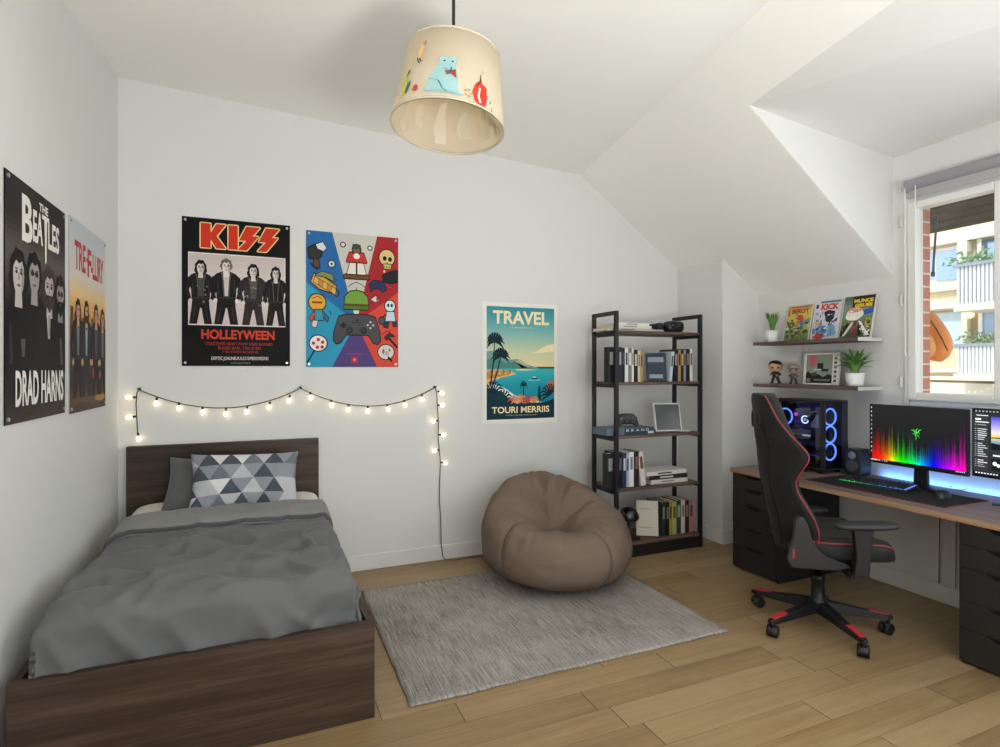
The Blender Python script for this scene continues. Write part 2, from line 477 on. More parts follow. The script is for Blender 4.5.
# dark boarded eave over the window
def eave_mat():
    t = NT('dark_boards'); (x, y, z), c = t.xyz()
    n = t.noise(t.comb(t.math('MULTIPLY', x, 26), t.math('MULTIPLY', y, 1.5), z), 1.0, 4, .6)
    return t.out(t.ramp(n, [(.3,'#2b231b'),(.6,'#4d4235'),(.75,'#62574a')]), .8, .2)
EV = eave_mat()
q = MB()
for k in range(9):
    x0 = 3.88 + k*.105
    q.box((x0, -1.0, 2.475 + .002*(k % 2)), (x0+.1, 4.2, 2.52))
q.box((3.88,-1.0,2.50),(4.83,4.2,2.62))
struct(q.build('roof_eave', EV))
# thin stay rod seen through the glass
ar = thing('awning_rod', 'thin grey rod hanging down from the dark eave outside the window', 'rod', (4.4, 2.5, 2.47))
a, b = at(937,214,0,4.3), at(933,272,0,4.3)
q = MB(); q.tube([a, (a.x,a.y,2.49)], .007, 8); q.tube([a,b], .007, 8); q.lathe([(0,0),(.012,.0),(.012,.03),(0,.03)], b - Vector((0,0,.03)), 10); q.build('rod', M('#57564f',.5), ar)
# orange pod
od = thing('hanging_pod', 'orange teardrop shaped pod hanging by the brick edge outside the window', 'hanging pod', at(938,336,0,4.35))
ORG = fabric('orange_shell', '#e08a3c', '#ec9c50', 60, .6, .1)
out = [(926,308),(933,313),(940,322),(946.5,332),(950,342),(949.5,351),(946,358),(940,362),(933,361),(926,357),(922,345),(922,325)]
def inflate(px, X, th, back=0):
    c = sum((at(u,v,0,X) for u, v in px), Vector()) / len(px)
    P = []
    for (u, v) in px:
        p = at(u, v, 0, X) - c; row = []
        for k in range(11):
            a = pi*k/10; row.append(c + p*max(sin(a),0)**.55 + Vector((-th*cos(a) - back,0,0)))
        P.append(row)
    q = MB(); q.grid(P, 0, True); return q
inflate(out, 4.35, .09).build('shell', ORG, od)
c0 = (934, 340)
inflate([(c0[0] + (u-c0[0])*.66 - 1, c0[1] + (v-c0[1])*.66 + 3) for u, v in out], 4.35, .07, .06).build('cushion', fabric('orange_pale', '#efb06c', '#f3bd80', 60, .7, .1), od)
q = MB(); q.tube([at(928+14*t,318+15*t+6*t*t,0,4.24) for t in (0,.25,.5,.75,1,1.4)], .004, 6); q.build('seam', M('#7c4a26',.7), od)
A = at(928,309,0,4.35)
q = MB(); q.tube([A - Vector((0,0,.03)), A + Vector((-.1,.02,.06)), (4.02,2.40,A.z+.16)], .008, 8); q.build('hanging_strap', M('#8a6a50',.7), od)

# apartment block across the street
FX = 16.0
def fy(u, v, x=FX): return at(u, v, 0, x)
CREAM = wallpaint('facade_cream', '#dccfae', '#d6c8a6'); CREAM2 = wallpaint('facade_pale', '#e0dac8', '#d9d3c0'); PALEBLUE = M('#c3d4d8', .8)
ap = thing('apartment_building', 'cream apartment building with balconies seen through the window', 'building', (FX, 8, -6))
bx('wall', (FX,-4,-6), (FX+6,13,12), CREAM, ap, 0)
def fr(name, u0, v0, u1, v1, d, mat, x=FX, parent=ap, th=.12):
    a, b = fy(u0, v0, x), fy(u1, v1, x)
    return bx(name, (x-d, a.y, a.z), (x-d+th, b.y, b.z), mat, parent, 0)
BLUEG = M('#9db9d3', .15, 0, 0, .6); DARKG = M('#4a5663', .15, 0, 0, .6)
def hband(z, h, d, mat, name, y0=-3.5, y1=12.5):
    bx(name, (FX-d, y0, z-h/2), (FX+.05, y1, z+h/2), mat, ap, 0)
zc = fy(940,287).z
hband(fy(928,243).z, .30, .22, CREAM2, 'cornice'); hband(fy(928,289).z, .22, .12, CREAM2, 'sill_band'); hband(fy(960,304).z, .22, .30, CREAM2, 'floor_band')
hband(fy(940,309).z, .10, .16, CREAM, 'floor_band'); hband(fy(940,370).z, .12, .12, CREAM2, 'floor_band'); hband(fy(940,378).z, .10, .18, CREAM2, 'floor_band'); hband(fy(940,388).z, .3, .5, CREAM2, 'floor_band')
wn = fr('window', 929, 251, 962, 280, .05, M('#ece8dc',.6), th=.1); fr('pane', 930.5, 253, 936, 278.5, .09, BLUEG, parent=wn, th=.05); fr('pane', 938, 253, 961, 278.5, .09, BLUEG, parent=wn, th=.05)
fr('column', 963, 243, 973, 303, .25, CREAM2, th=.3)
wn = fr('window', 976, 240, 1004, 268, .03, M('#b09f84',.7), th=.1); fr('window_frame', 980, 240, 984, 268, .12, M('#f1eee6',.5), parent=wn); fr('pane', 984, 241, 1004, 268, .08, DARKG, parent=wn, th=.06); fr('pane', 990, 243, 1004, 262, .10, BLUEG, parent=wn, th=.06)
fr('wall_panel', 930, 314, 966, 345, .06, PALEBLUE)
fr('column', 966, 311, 972, 345, .2, CREAM2, th=.25)
wn = fr('window', 972, 312, 1004, 346, .03, M('#a39a82',.7), th=.1); fr('pane', 985, 313, 1004, 346, .08, BLUEG, parent=wn, th=.06); fr('window_frame', 981, 313, 985, 346, .12, M('#efeae0',.5), parent=wn)
fr('curtain', 986, 335, 1002, 346, .12, M('#c98f7d',.8), parent=wn, th=.05)
p = fy(976,315); q = MB(); q.ell((p.x-.25,p.y,p.z),(.09,.09,.09)); q.build('lamp', M('#ffdca6',.5,0,2.0), ap)
for (v0, v1, n, col) in ((268, 300, 13, '#cfd3d8'), (347, 374, 14, '#e2e6e6')):
    a, b = fy(957, v0, FX-1.0), fy(1012, v1, FX-1.0)
    bc = MB(); x = FX-1.0
    for k in range(n):
        yy = a.y + (b.y-a.y)*(k+.5)/n
        h_ = abs(b.y-a.y)/n*.31; bc.box((x-.03, yy-h_, b.z), (x+.03, yy+h_, a.z))
    rl = bc.build('balcony_railing', M(col,.6), ap)
    bx('handrail', (x-.08,a.y+.02,a.z), (x+.08,b.y,a.z+.07), M('#8f9aa6',.5), rl, 0)
    bx('balcony_floor', (x-.1,a.y+.02,b.z-.16), (FX+.02,b.y,b.z), CREAM2, ap, 0)
LEAF0 = M('#8fae86', .8)
def bush(name, label, u, v, x, s, grp):
    p = fy(u, v, x); t = thing(name, label, 'plant', (p.x, p.y, p.z - s*.5))
    q = MB()
    for k in range(160):
        d = Vector((random.gauss(0,.22), random.gauss(0,.5), random.gauss(.1,.22)))*s
        c = Vector((0,0,s*.5)) + d; a = Vector((random.uniform(-1,1),random.uniform(-1,1),random.uniform(-.6,1))).normalized()*.13*s; b = a.cross(Vector((random.random(),random.random(),.4))).normalized()*.05*s
        q.add([c-a, c+b, c+a, c-b], [(0,1,2,3)])
    q.build('leaves', LEAF0, t, world=False)
    q = MB(); q.box((-.14*s,-.6*s,-.1*s),(.14*s,.6*s,.3*s)); q.build('planter', M('#a9a79b',.8), t, world=False)
bush('balcony_plant', 'pale green plant behind the upper balcony railing across the street', 978, 263, FX-.5, .62, 'x')
bush('balcony_plant', 'green trailing plant on the lower balcony railing across the street', 984, 342, FX-.5, .5, 'x')
bush('balcony_plant', 'small green plant behind the lower balcony slats across the street', 984, 366, FX-.6, .3, 'x')
q = MB(); q.box((4.1,-6,-6.2),(24,16,-6)); struct(q.build('street_ground', M('#9a968c',.9)))
# ================================================================== bed
BX0, BX1, BY0 = -.775, .411, 2.29
bed = thing('bed', 'dark walnut bed frame with plain headboard against the back wall', 'bed', (-.2, 3.1, 0))
q = MB(); q.box((BX0,BY0,.0),(BX1,BY0+.032,.39)); q.build('footboard', WALNUT_X, bed, bevel=.003)
q = MB(); q.box((-.765,YB-.052,.0),(.333,YB-.004,.947)); q.build('headboard', WALNUT_X, bed, bevel=.003)
for (x0, x1, hx0, hx1) in ((BX0,BX0+.03,-.765,-.735), (BX1-.03,BX1,.303,.333)):
    q = MB()
    a, b = BY0+.034, YB-.054
    q.add([(x0,a,.06),(x1,a,.06),(hx1,b,.06),(hx0,b,.06),(x0,a,.388),(x1,a,.388),(hx1,b,.388),(hx0,b,.388)],
          [(0,3,2,1),(4,5,6,7),(0,1,5,4),(1,2,6,5),(2,3,7,6),(3,0,4,7)])
    q.build('side_rail', WALNUT_Y, bed, bevel=.003)
q = MB()
for k in range(12): q.box((-.72, 2.40+k*.125, .20), (.29, 2.47+k*.125, .222))
q.build('slat_base', wood('slat_wood','#a98a63','#b99a72','#c6a981',0), bed)

def rbox_surface(x0, x1, y0, y1, z0, z1, r, ny=1):
    """soft edged slab: rounded rectangle sections swept along y with eased ends"""
    P = []; hx, hz = (x1-x0)/2, (z1-z0)/2; cx, cz = (x0+x1)/2, (z0+z1)/2
    def sup(a, e): return (abs(a)**e)*(1 if a >= 0 else -1)
    N = 60
    for k in range(-6, N+7):
        if k < 0: t = (k+6)/6; y = y0 + .06*(1-cos(t*pi/2)); e = sin(t*pi/2)
        elif k > N: t = (N+6-k)/6; y = y1 - .06*(1-cos(t*pi/2)); e = sin(t*pi/2)
        else: y = y0 + .06 + (y1-y0-.12)*k/N; e = 1
        e = max(e, .001)**.6; row = []
        for i in range(64):
            a = 2*pi*i/64
            row.append(Vector((cx + (hx-.05+.05*e)*e**.15*sup(cos(a), .22), y, cz + hz*(.25+.75*e)*sup(sin(a), .30))))
        P.append(row + [row[0]])
    q = MB(); q.grid(P); q.add(P[0][:-1], [tuple(range(64))]); q.add(P[-1][:-1], [tuple(range(64))]); return q
mq = rbox_surface(-.715, .325, 2.42, 3.935, .225, .552, .05, ny=1)
for p in mq.v:
    if p.z > .45:
        f = min(1, max(0, (p.y-3.53)/.15)); p.z += .062*f*f*(3-2*f)
mt = mq.build('mattress', fabric('mattress_cream', '#d9d3c6', '#e2ddd2', 300, .9, .1), None, weld=True)
tag(mt, 'cream mattress showing at the head of the bed between duvet and headboard', 'mattress')

DUV = fabric('duvet_grey', '#5d5e5f', '#6c6d6e', 220, .9, .22, .1)
DUVL = fabric('duvet_reverse', '#7b7b7a', '#8b8b89', 220, .9, .22, .1)
DX0, DX1, DY0, DY1 = -.712, .338, 2.336, 3.625
def fold_noise(x, y):
    v = Vector((x*2.3, y*1.7, .3))
    w1 = noise.noise(v*1.0 + Vector((noise.noise(v*.7)*1.6, 0, 0)))
    v2 = Vector((x*5.5 + y*3.0, y*2.1 - x*1.2, 4.2))
    w2 = noise.noise(v2)
    v3 = Vector((x*11 - y*6, y*4 + x*3, 9.2)); w3 = noise.noise(v3)
    ridge = 1 - abs(noise.noise(Vector((x*3.1 - y*2.4, y*2.2 + x*1.1, 7.7))))*2.0
    ridge2 = 1 - abs(noise.noise(Vector((x*2.2 + y*3.6, y*2.6 - x*2.9, 1.7))))*2.2
    return .024*w1 + .018*w2 + .009*w3 + .030*max(0, ridge)**4 + .026*max(0, ridge2)**5 - .012*max(0, 1 - abs(noise.noise(Vector((x*2.7 + y*1.9, x*1.3 - y*2.8, 5.5))))*3)**3
def duvet_pt(a, b, top=.561, skx=.19, sky=.19, lift=0.0, y1=DY1):
    """a,b in metres along the cloth from the left top edge / foot top edge (negative = hanging part)"""
    r = .055
    W = DX1 - DX0
    def bend(s):                       # distance beyond edge -> (outward, drop)
        # arc of radius r, then straight down
        L = r*pi/2
        if s < L: t = s/r; return r*sin(t) - r, r*(1-cos(t)) - 0
        return 0.0, r + (s - L)
    drop = 0; x = DX0 + r; y = b
    if a < r: o, d = bend(r - a); x = DX0 - o; drop = max(drop, d)
    elif a > W - r: o, d = bend(a - (W - r)); x = DX1 + o; drop = max(drop, d)
    else: x = DX0 + a
    dx = drop
    if b < r: o, d = bend(r - b); y = DY0 - o; drop = sqrt(d*d + dx*dx) if dx > 0 and d > 0 else max(d, dx)
    else: y = DY0 + b
    drop = min(drop, .30)
    n = fold_noise(x*1.0 + (0 if dx == 0 else .3*dx), y - (0 if b >= r else drop))*(1 - .72*min(1, max(0, (y-2.95)/.3)))
    crown = .012*(1 - (2*(x-DX0)/W - 1)**2)
    z = top + crown - drop + n*(1 if drop < .02 else .5) + lift
    if drop > .03:
        k = min(1, (drop-.03)/.1)
        if a < r: x -= k*(.004 + .012*noise.noise(Vector((1, y*5, z*3))))
        if a > W - r: x += k*(.006 + .016*noise.noise(Vector((2, y*5, z*3))))
        if b < r:
            rd = 1 - abs(noise.noise(Vector((x*4.2 + z*3.5, 2, z*1.5))))*2.2
            y -= k*(-.016 + .022*noise.noise(Vector((x*5 - z*4, 2, z*3))) + .034*max(0, rd)**3 + .012*noise.noise(Vector((x*12 - z*9, 5, z*4))))
    return Vector((x, y, z))
NA, NB = 130, 150
P = []
W = DX1 - DX0
for i in range(NA+1):
    a = -.17 + (W + .34)*i/NA
    P.append([duvet_pt(a, -.19 + (DY1 - DY0 + .19 - .24*abs(2*i/NA-1)**6)*j/NB) for j in range(NB+1)])
q = MB(); q.grid(P)
dv = q.build('duvet', DUV, None, fix=False)
sdm = dv.modifiers.new('thickness', 'SOLIDIFY'); sdm.thickness = .012; sdm.offset = 1
tag(dv, 'rumpled grey duvet spread over the bed with its top edge turned back', 'duvet')
P = []
for i in range(NA+1):
    a = -.15 + (W + .30)*i/NA
    row = []
    for j in range(31):
        t = j/30
        # slant: the turned back strip is a little deeper on the right
        y0 = 3.30 - .05*sin(pi*i/NA) - DY0 + .012*noise.noise(Vector((a*4, 0, 1))); y1 = DY1 - DY0 + .012 - .24*abs(2*i/NA-1)**6; y0 -= .10*abs(2*i/NA-1)**6
        b = y0 + (y1 - y0)*t
        lf = .030 + .020*(1 - (abs(t-.5)*2)**6)
        if t <= .06: lf = .010 + .026*sqrt(max(0, t/.06))
        if t >= .97: lf = .030*sqrt(max(0, (1-t)/.03)) 
        row.append(duvet_pt(a, b, lift=lf + .006*noise.noise(Vector((a*5, b*9, 3)))))
    P.append(row)
q = MB(); q.grid(P)
fb = q.build('turned_back_edge', DUVL, dv, fix=False); fb['label'] = 'paler grey turned back strip'
sd = fb.modifiers.new('thickness', 'SOLIDIFY'); sd.thickness = .01; sd.offset = 1
q = MB(); q.tube([P[i][1] + Vector((0,-.008,.002)) for i in range(2, NA-1)], .013, 10); q.build('piping_with_shade', fabric('piping_shade_grey', '#4d4d4f', '#58585a', 220), dv)  # seam piping, thickened and darkened to paint the shade below the fold
# hanging piped seams at the two foot corners
for sx in (0, 1):
    pts = []
    for k in range(1, 9):
        p = duvet_pt((.0 if sx == 0 else W), -.01 - .012*k)
        x = (DX0 - .012) if sx == 0 else (DX1 + .016)
        pts.append((x + .004*sin(k), DY0 + .03 - .004*k, (.535 - .019*k)))
    q = MB(); q.tube(pts, [.006+.003*sin(k*1.1) for k in range(1, 9)], 8); q.build('corner_seam', DUV, dv)

def pillow(name, mat, c, w, h, th, rot, label, uv=False):
    q = MB(); N, K = 56, 40
    vs = []
    for side in (1, -1):
        for i in range(N+1):
            for j in range(K+1):
                u, v = -1 + 2*i/N, -1 + 2*j/K
                px = u*(1 - .07*(1-v*v)**1.0*abs(u)) ; py = v*(1 - .09*(1-u*u)*abs(v))
                t = max(0, (1-u*u)*(1-v*v))**.42
                wr = .010*noise.noise(Vector((u*3.2, v*2.6, side + hash(name) % 1 + len(name)))) + .007*noise.noise(Vector((u*7, v*3, 5+side)))
                vs.append(Vector((px*w/2, py*h/2, side*(t*(th/2 + wr)))))
    fs = []
    S = (N+1)*(K+1)
    for sgn in (0, 1):
        for i in range(N):
            for j in range(K):
                a, b, cc, d = [sgn*S + x for x in (i*(K+1)+j, (i+1)*(K+1)+j, (i+1)*(K+1)+j+1, i*(K+1)+j+1)]
                fs.append((a,b,cc,d) if sgn == 0 else (d,cc,b,a))
    q.add(vs, fs, 0, True)
    o = q.build(name, mat, None, fix=False)
    if uv:
        ul = o.data.uv_layers.new(name='uv')
        for l in o.data.loops:
            k = l.vertex_index % S
            ul.data[l.index].uv = ((k // (K+1))/N, (k % (K+1))/K)
    bm = bmesh.new(); bm.from_mesh(o.data); bmesh.ops.remove_doubles(bm, verts=bm.verts, dist=1e-5); bm.to_mesh(o.data); bm.free()
    o.location = c; o.rotation_euler = rot
    tag(o, label, 'pillow'); return o
def tri_mat():
    t = NT('triangle_print'); (x, y, z), c = t.xyz('UV')
    X = t.math('MULTIPLY', x, 5.0); Y = t.math('MULTIPLY', y, 4.0)
    p = t.math('SUBTRACT', t.math('ADD', X, 10.2), t.math('MULTIPLY', Y, .5)); 
    fi, ff = t.math('FLOOR', p), t.math('FRACT', p); ji, jf = t.math('FLOOR', Y), t.math('FRACT', Y)
    k = t.math('GREATER_THAN', t.math('ADD', ff, jf), 1.0)
    h = t.white(t.comb(t.math('ADD', fi, .37), t.math('ADD', ji, .21), t.math('MULTIPLY', k, 3.3)))
    h = t.math('ADD', t.math('MULTIPLY', h, .62), t.math('MULTIPLY', k, .30))
    col = t.ramp(h, [(0, '#4a525b'), (.20, '#6f747c'), (.36, '#8f9299'), (.5, '#b9bbbf'), (.66, '#d9d9da'), (.84, '#8b8f97'), (.93,'#c9cacc')], 'CONSTANT')
    _, oc = t.xyz(); n = t.noise(oc, 260, 2, .7); t.bump(n, .2, .001)
    return t.out(col, .9, .2)
pillow('pillow', fabric('pillow_charcoal', '#565655', '#626261', 240), (-.26,3.765,.70), .56, .35, .18, (radians(58), radians(9), radians(6)), 'charcoal grey pillow leaning behind the triangle patterned one')
pillow('patterned_pillow', tri_mat(), (-.105,3.66,.742), .60, .36, .19, (radians(64), radians(2), radians(3)), 'pillow with grey and white triangle pattern leaning on the headboard', True)

# ================================================================== posters
PAPER_E = M('#e9e7e2', .5)
def poster(name, label, o, ux, uy, base_hex, draw, pins=True, rough=.5):
    """o = lower left corner on the wall; ux, uy full-size edge vectors"""
    o, ux, uy = Vector(o), Vector(ux), Vector(uy); n = ux.cross(uy).normalized()
    t = thing(name, label, 'poster', o)
    q = MB(); q.add([o+n*.002, o+ux+n*.002, o+ux+uy+n*.002, o+uy+n*.002, o+n*.005, o+ux+n*.005, o+ux+uy+n*.005, o+uy+n*.005],
        [(0,3,2,1),(4,5,6,7),(0,1,5,4),(1,2,6,5),(2,3,7,6),(3,0,4,7)])
    q.build('sheet', M(base_hex, .5, 0, 0, .1), t)
    a = Art(plane_fn(o, ux, uy, .00025, .0052), rough); a.clip = (0,0,1,1); draw(a); a.build('print', t)
    if pins:
        for (x, y) in ((.03,.022),(.97,.022),(.03,.978),(.97,.978)):
            p = o + ux*x + uy*y + n*.005
            q = MB()
            q.cyl(p, p + n*.006, .0075, 12); q.build('pin', M('#b9b9b6', .3, .8), t)
    return t
GREYS = ['#e9e6e2', '#c9c5c0', '#8d8985', '#55524f', '#2b2928', '#121112']
def standing(a, cx, y0, yh, w, L, skin='#d8d2cc', hair='#161314', coat='#171616', shirt=None, hairlen=1.0, backdrop='#d9d4d0', beard=False, arms=1):
    """a person printed on a poster: legs from y0, top of head at yh, shoulder width w"""
    H = yh - y0; hw = w*.19; hh = H*.108; cyh = yh - hh*1.15
    sh = yh - H*.245; wy = y0 + H*.40
    if arms:
        a.line([(cx-w*.43,sh-.05*H),(cx-w*.57,wy+.13*H),(cx-w*.44,wy-.02*H)], [w*.22,w*.19,w*.13], coat, L)
        a.line([(cx+w*.43,sh-.05*H),(cx+w*.57,wy+.13*H),(cx+w*.44,wy-.02*H)], [w*.22,w*.19,w*.13], coat, L)
    # legs
    a.poly([(cx-w*.34,wy+.04*H),(cx-w*.38,wy-.15*H),(cx-w*.47,y0),(cx-w*.16,y0),(cx-w*.02,wy-.15*H),(cx+w*.03,wy-.15*H),(cx+w*.15,y0),(cx+w*.47,y0),(cx+w*.37,wy-.15*H),(cx+w*.34,wy+.04*H)], coat, L+.4)
    # torso
    a.poly([(cx-w*.52,sh-.09*H),(cx-w*.49,sh-.03*H),(cx-w*.38,sh+.012*H),(cx-w*.15,sh+.05*H),(cx+w*.15,sh+.05*H),(cx+w*.38,sh+.012*H),(cx+w*.49,sh-.03*H),(cx+w*.52,sh-.09*H),(cx+w*.40,wy+.14*H),(cx+w*.37,wy-.03*H),(cx-w*.37,wy-.03*H),(cx-w*.40,wy+.14*H)], coat, L+.8)
    a.ell(cx-w*.42, wy-.04*H, w*.08, H*.036, skin, L+1.2, 10, .4); a.ell(cx+w*.42, wy-.04*H, w*.08, H*.036, skin, L+1.2, 10, -.4)
    if shirt: a.poly([(cx-w*.14,sh+.045*H),(cx+w*.14,sh+.045*H),(cx+w*.10,sh-.10*H),(cx+w*.06,wy+.03*H),(cx-w*.06,wy+.03*H),(cx-w*.10,sh-.10*H)], shirt, L+1.2)
    a.line([(cx-w*.19,sh+.03*H),(cx-w*.13,sh-.10*H),(cx-w*.09,wy+.02*H)], w*.025, '#6a6765', L+1.6); a.line([(cx+w*.19,sh+.03*H),(cx+w*.13,sh-.10*H),(cx+w*.09,wy+.02*H)], w*.025, '#6a6765', L+1.6)
    a.line([(cx-w*.33,sh-.12*H),(cx-w*.30,wy+.05*H)], w*.03, '#3d3a39', L+1.6); a.line([(cx+w*.30,sh-.06*H),(cx+w*.33,wy+.1*H)], w*.03, '#3d3a39', L+1.6); a.rect(cx-w*.30, wy-.005*H, cx+w*.30, wy+.012*H, '#3a3735', L+1.6)
    a.line([(cx-w*.22,wy-.13*H),(cx-w*.31,y0+.04*H)], w*.03, '#3a3736', L+1.6); a.line([(cx+w*.22,wy-.13*H),(cx+w*.31,y0+.04*H)], w*.03, '#3a3736', L+1.6)
    head(a, cx, cyh, hw, hh, L+2, skin, hair, hairlen, beard)
def head(a, cx, cy, rx, ry, L, skin, hair, hairlen=1.0, beard=False, glasses=False):
    # hair mass with an uneven outline
    out = []
    for k in range(22):
        q = -pi*.5 - .55 + (2*pi-0.0)*0 + (pi*2 - .0)*k/22
        wob = 1 + .07*sin(k*2.3 + cx*40)
        x = 1.28*cos(q)*wob; y = 1.18*sin(q)*wob
        if y < 0: y *= hairlen; x *= 1 + .10*(hairlen > .8)
        out.append((cx + rx*x, cy + ry*y))
    a.poly(out, hair, L)
    a.poly([(cx-rx*.42,cy-ry*.5),(cx+rx*.42,cy-ry*.5),(cx+rx*.55,cy-ry*1.45),(cx-rx*.55,cy-ry*1.45)], skin, L+.5)
    a.ell(cx, cy-ry*.02, rx*.80, ry*.92, skin, L+1, 20)
    a.poly([(cx+rx*.25,cy+ry*.6),(cx+rx*.78,cy+ry*.2),(cx+rx*.70,cy-ry*.40),(cx+rx*.36,cy-ry*.88),(cx+rx*.42,cy-ry*.2)], '#9c948d', L+1.5)
    a.poly([(cx-rx*.92,cy-ry*.1),(cx-rx*.72,cy+ry*.35),(cx-rx*.38,cy+ry*.62),(cx+rx*.05,cy+ry*.50),(cx+rx*.45,cy+ry*.64),(cx+rx*.74,cy+ry*.35),(cx+rx*.92,cy-ry*.1),(cx+rx*.95,cy+ry*.6),(cx+rx*.5,cy+ry*1.02),(cx-rx*.5,cy+ry*1.02),(cx-rx*.95,cy+ry*.6)], hair, L+2)
    for sgn in (-1, 1):
        a.ell(cx+sgn*rx*.34, cy+ry*.10, rx*(.27 if glasses else .17), ry*(.15 if glasses else .085), '#201d1c', L+2.5, 12)
        a.line([(cx+sgn*rx*.16,cy+ry*.24),(cx+sgn*rx*.52,cy+ry*.27)], ry*.07, '#3a3230', L+2.5)
    if glasses: a.line([(cx-rx*.2,cy+ry*.12),(cx+rx*.2,cy+ry*.12)], ry*.05, '#201d1c', L+2.7)
    a.poly([(cx-rx*.05,cy+ry*.1),(cx+rx*.05,cy+ry*.1),(cx+rx*.14,cy-ry*.24),(cx-rx*.12,cy-ry*.24)], '#8f8780', L+2.5)
    a.ell(cx, cy-ry*.47, rx*.26, ry*.06, '#5a4742', L+3, 10)
    if beard: a.poly([(cx-rx*.80,cy-ry*.05),(cx-rx*.5,cy-ry*.32),(cx,cy-ry*.30),(cx+rx*.5,cy-ry*.32),(cx+rx*.80,cy-ry*.05),(cx+rx*.62,cy-ry*.85),(cx,cy-ry*1.2),(cx-rx*.62,cy-ry*.85)], hair, L+2.2); a.ell(cx, cy-ry*.47, rx*.22, ry*.05, '#8d7068', L+3, 10)
def outlined(a, pts, col, edge, d, L, asp=1.0):
    for k in range(8):
        q = 2*pi*k/8
        a.poly([(x + d*cos(q)*asp, y + d*sin(q)) for x, y in pts], edge, L + .02*k)
    a.poly(pts, col, L+.6)

def draw_jagged(a):
    # big red lettering
    K = [(0,1),(.42,1),(.42,.62),(.66,1),(1.08,1),(.68,.5),(1.08,0),(.66,0),(.42,.36),(.42,0),(0,0)]
    S = [(.40,1),(1.05,1),(.70,.62),(.98,.62),(.42,0),(.0,0),(.40,.40),(.06,.40)]
    def put(sh, x0, y0, w, h): outlined(a, [(x0+px*w, y0+py*h) for px, py in sh], '#c9361f', '#e0c98f', .0075, 2, 1.45)
    put(K, .165, .80, .21, .165); put([(0,0),(1,0),(1,1),(0,1)], .415, .80, .085, .165)
    put(S, .50, .80, .20, .165); put(S, .685, .80, .20, .165)
    # photograph
    a.rect(.055, .275, .955, .765, '#e6ddd8', 1); a.bands(.062, .948, [(.282,'#cdbfba'),(.55,'#d8cdc8'),(.758,'#c4b8b3')], 12, 2)
    people = [(.165,.715,.215,'#1a1717',1.1,'#cfc6c0','#4a4644'), (.395,.735,.235,'#6b625b',.5,'#e2dad4','#c9c0b8'), (.645,.71,.225,'#141112',1.1,'#d9d0ca','#57534f'), (.86,.70,.20,'#1b1818',1.25,'#d5ccc6',None)]
    for k, (cx, yh, w, hr, hl, sk, sh) in enumerate(people):
        standing(a, cx, .283, yh, w, 3 + .08*k, sk, hr, '#1b1919' if k != 2 else '#2c2928', sh, hl)
    for k in range(26):
        x = .10 + random.random()*.15 if k < 8 else .56 + random.random()*.17
        y = .42 + random.random()*.13
        a.ell(x, y, .010, .006, random.choice(['#6d6865','#8b8581','#454140']), 5.2 + .02*k, 6)
    a.text('HOLLEYWEEN', .17, .182, .85, .248, '#c5402c', 2, .035)
    a.text("'STBLCT2VES HEART PONT RISED BORNED", .20, .142, .83, .162, '#a8382a', 2, .006)
    a.text("BUGER BARL TERUB BIR", .32, .113, .72, .133, '#a8382a', 2, .006)
    a.text("F BUTIFIRE BORBLEJ", .36, .084, .69, .104, '#a8382a', 2, .006)
    a.text("EXPITSC JOAUNBUR.N.S.S SVPERIOREDND", .26, .034, .79, .064, '#d8d3cc', 2, .014)
    a.text("BURBE ERBDER DEBUR", .44, .014, .62, .025, '#8d8984', 2, .0)
poster('poster', 'black poster with jagged red lettering above four people in black standing', (-.479,YB,1.433), (.633,0,0), (0,0,.938), '#141313', draw_jagged)

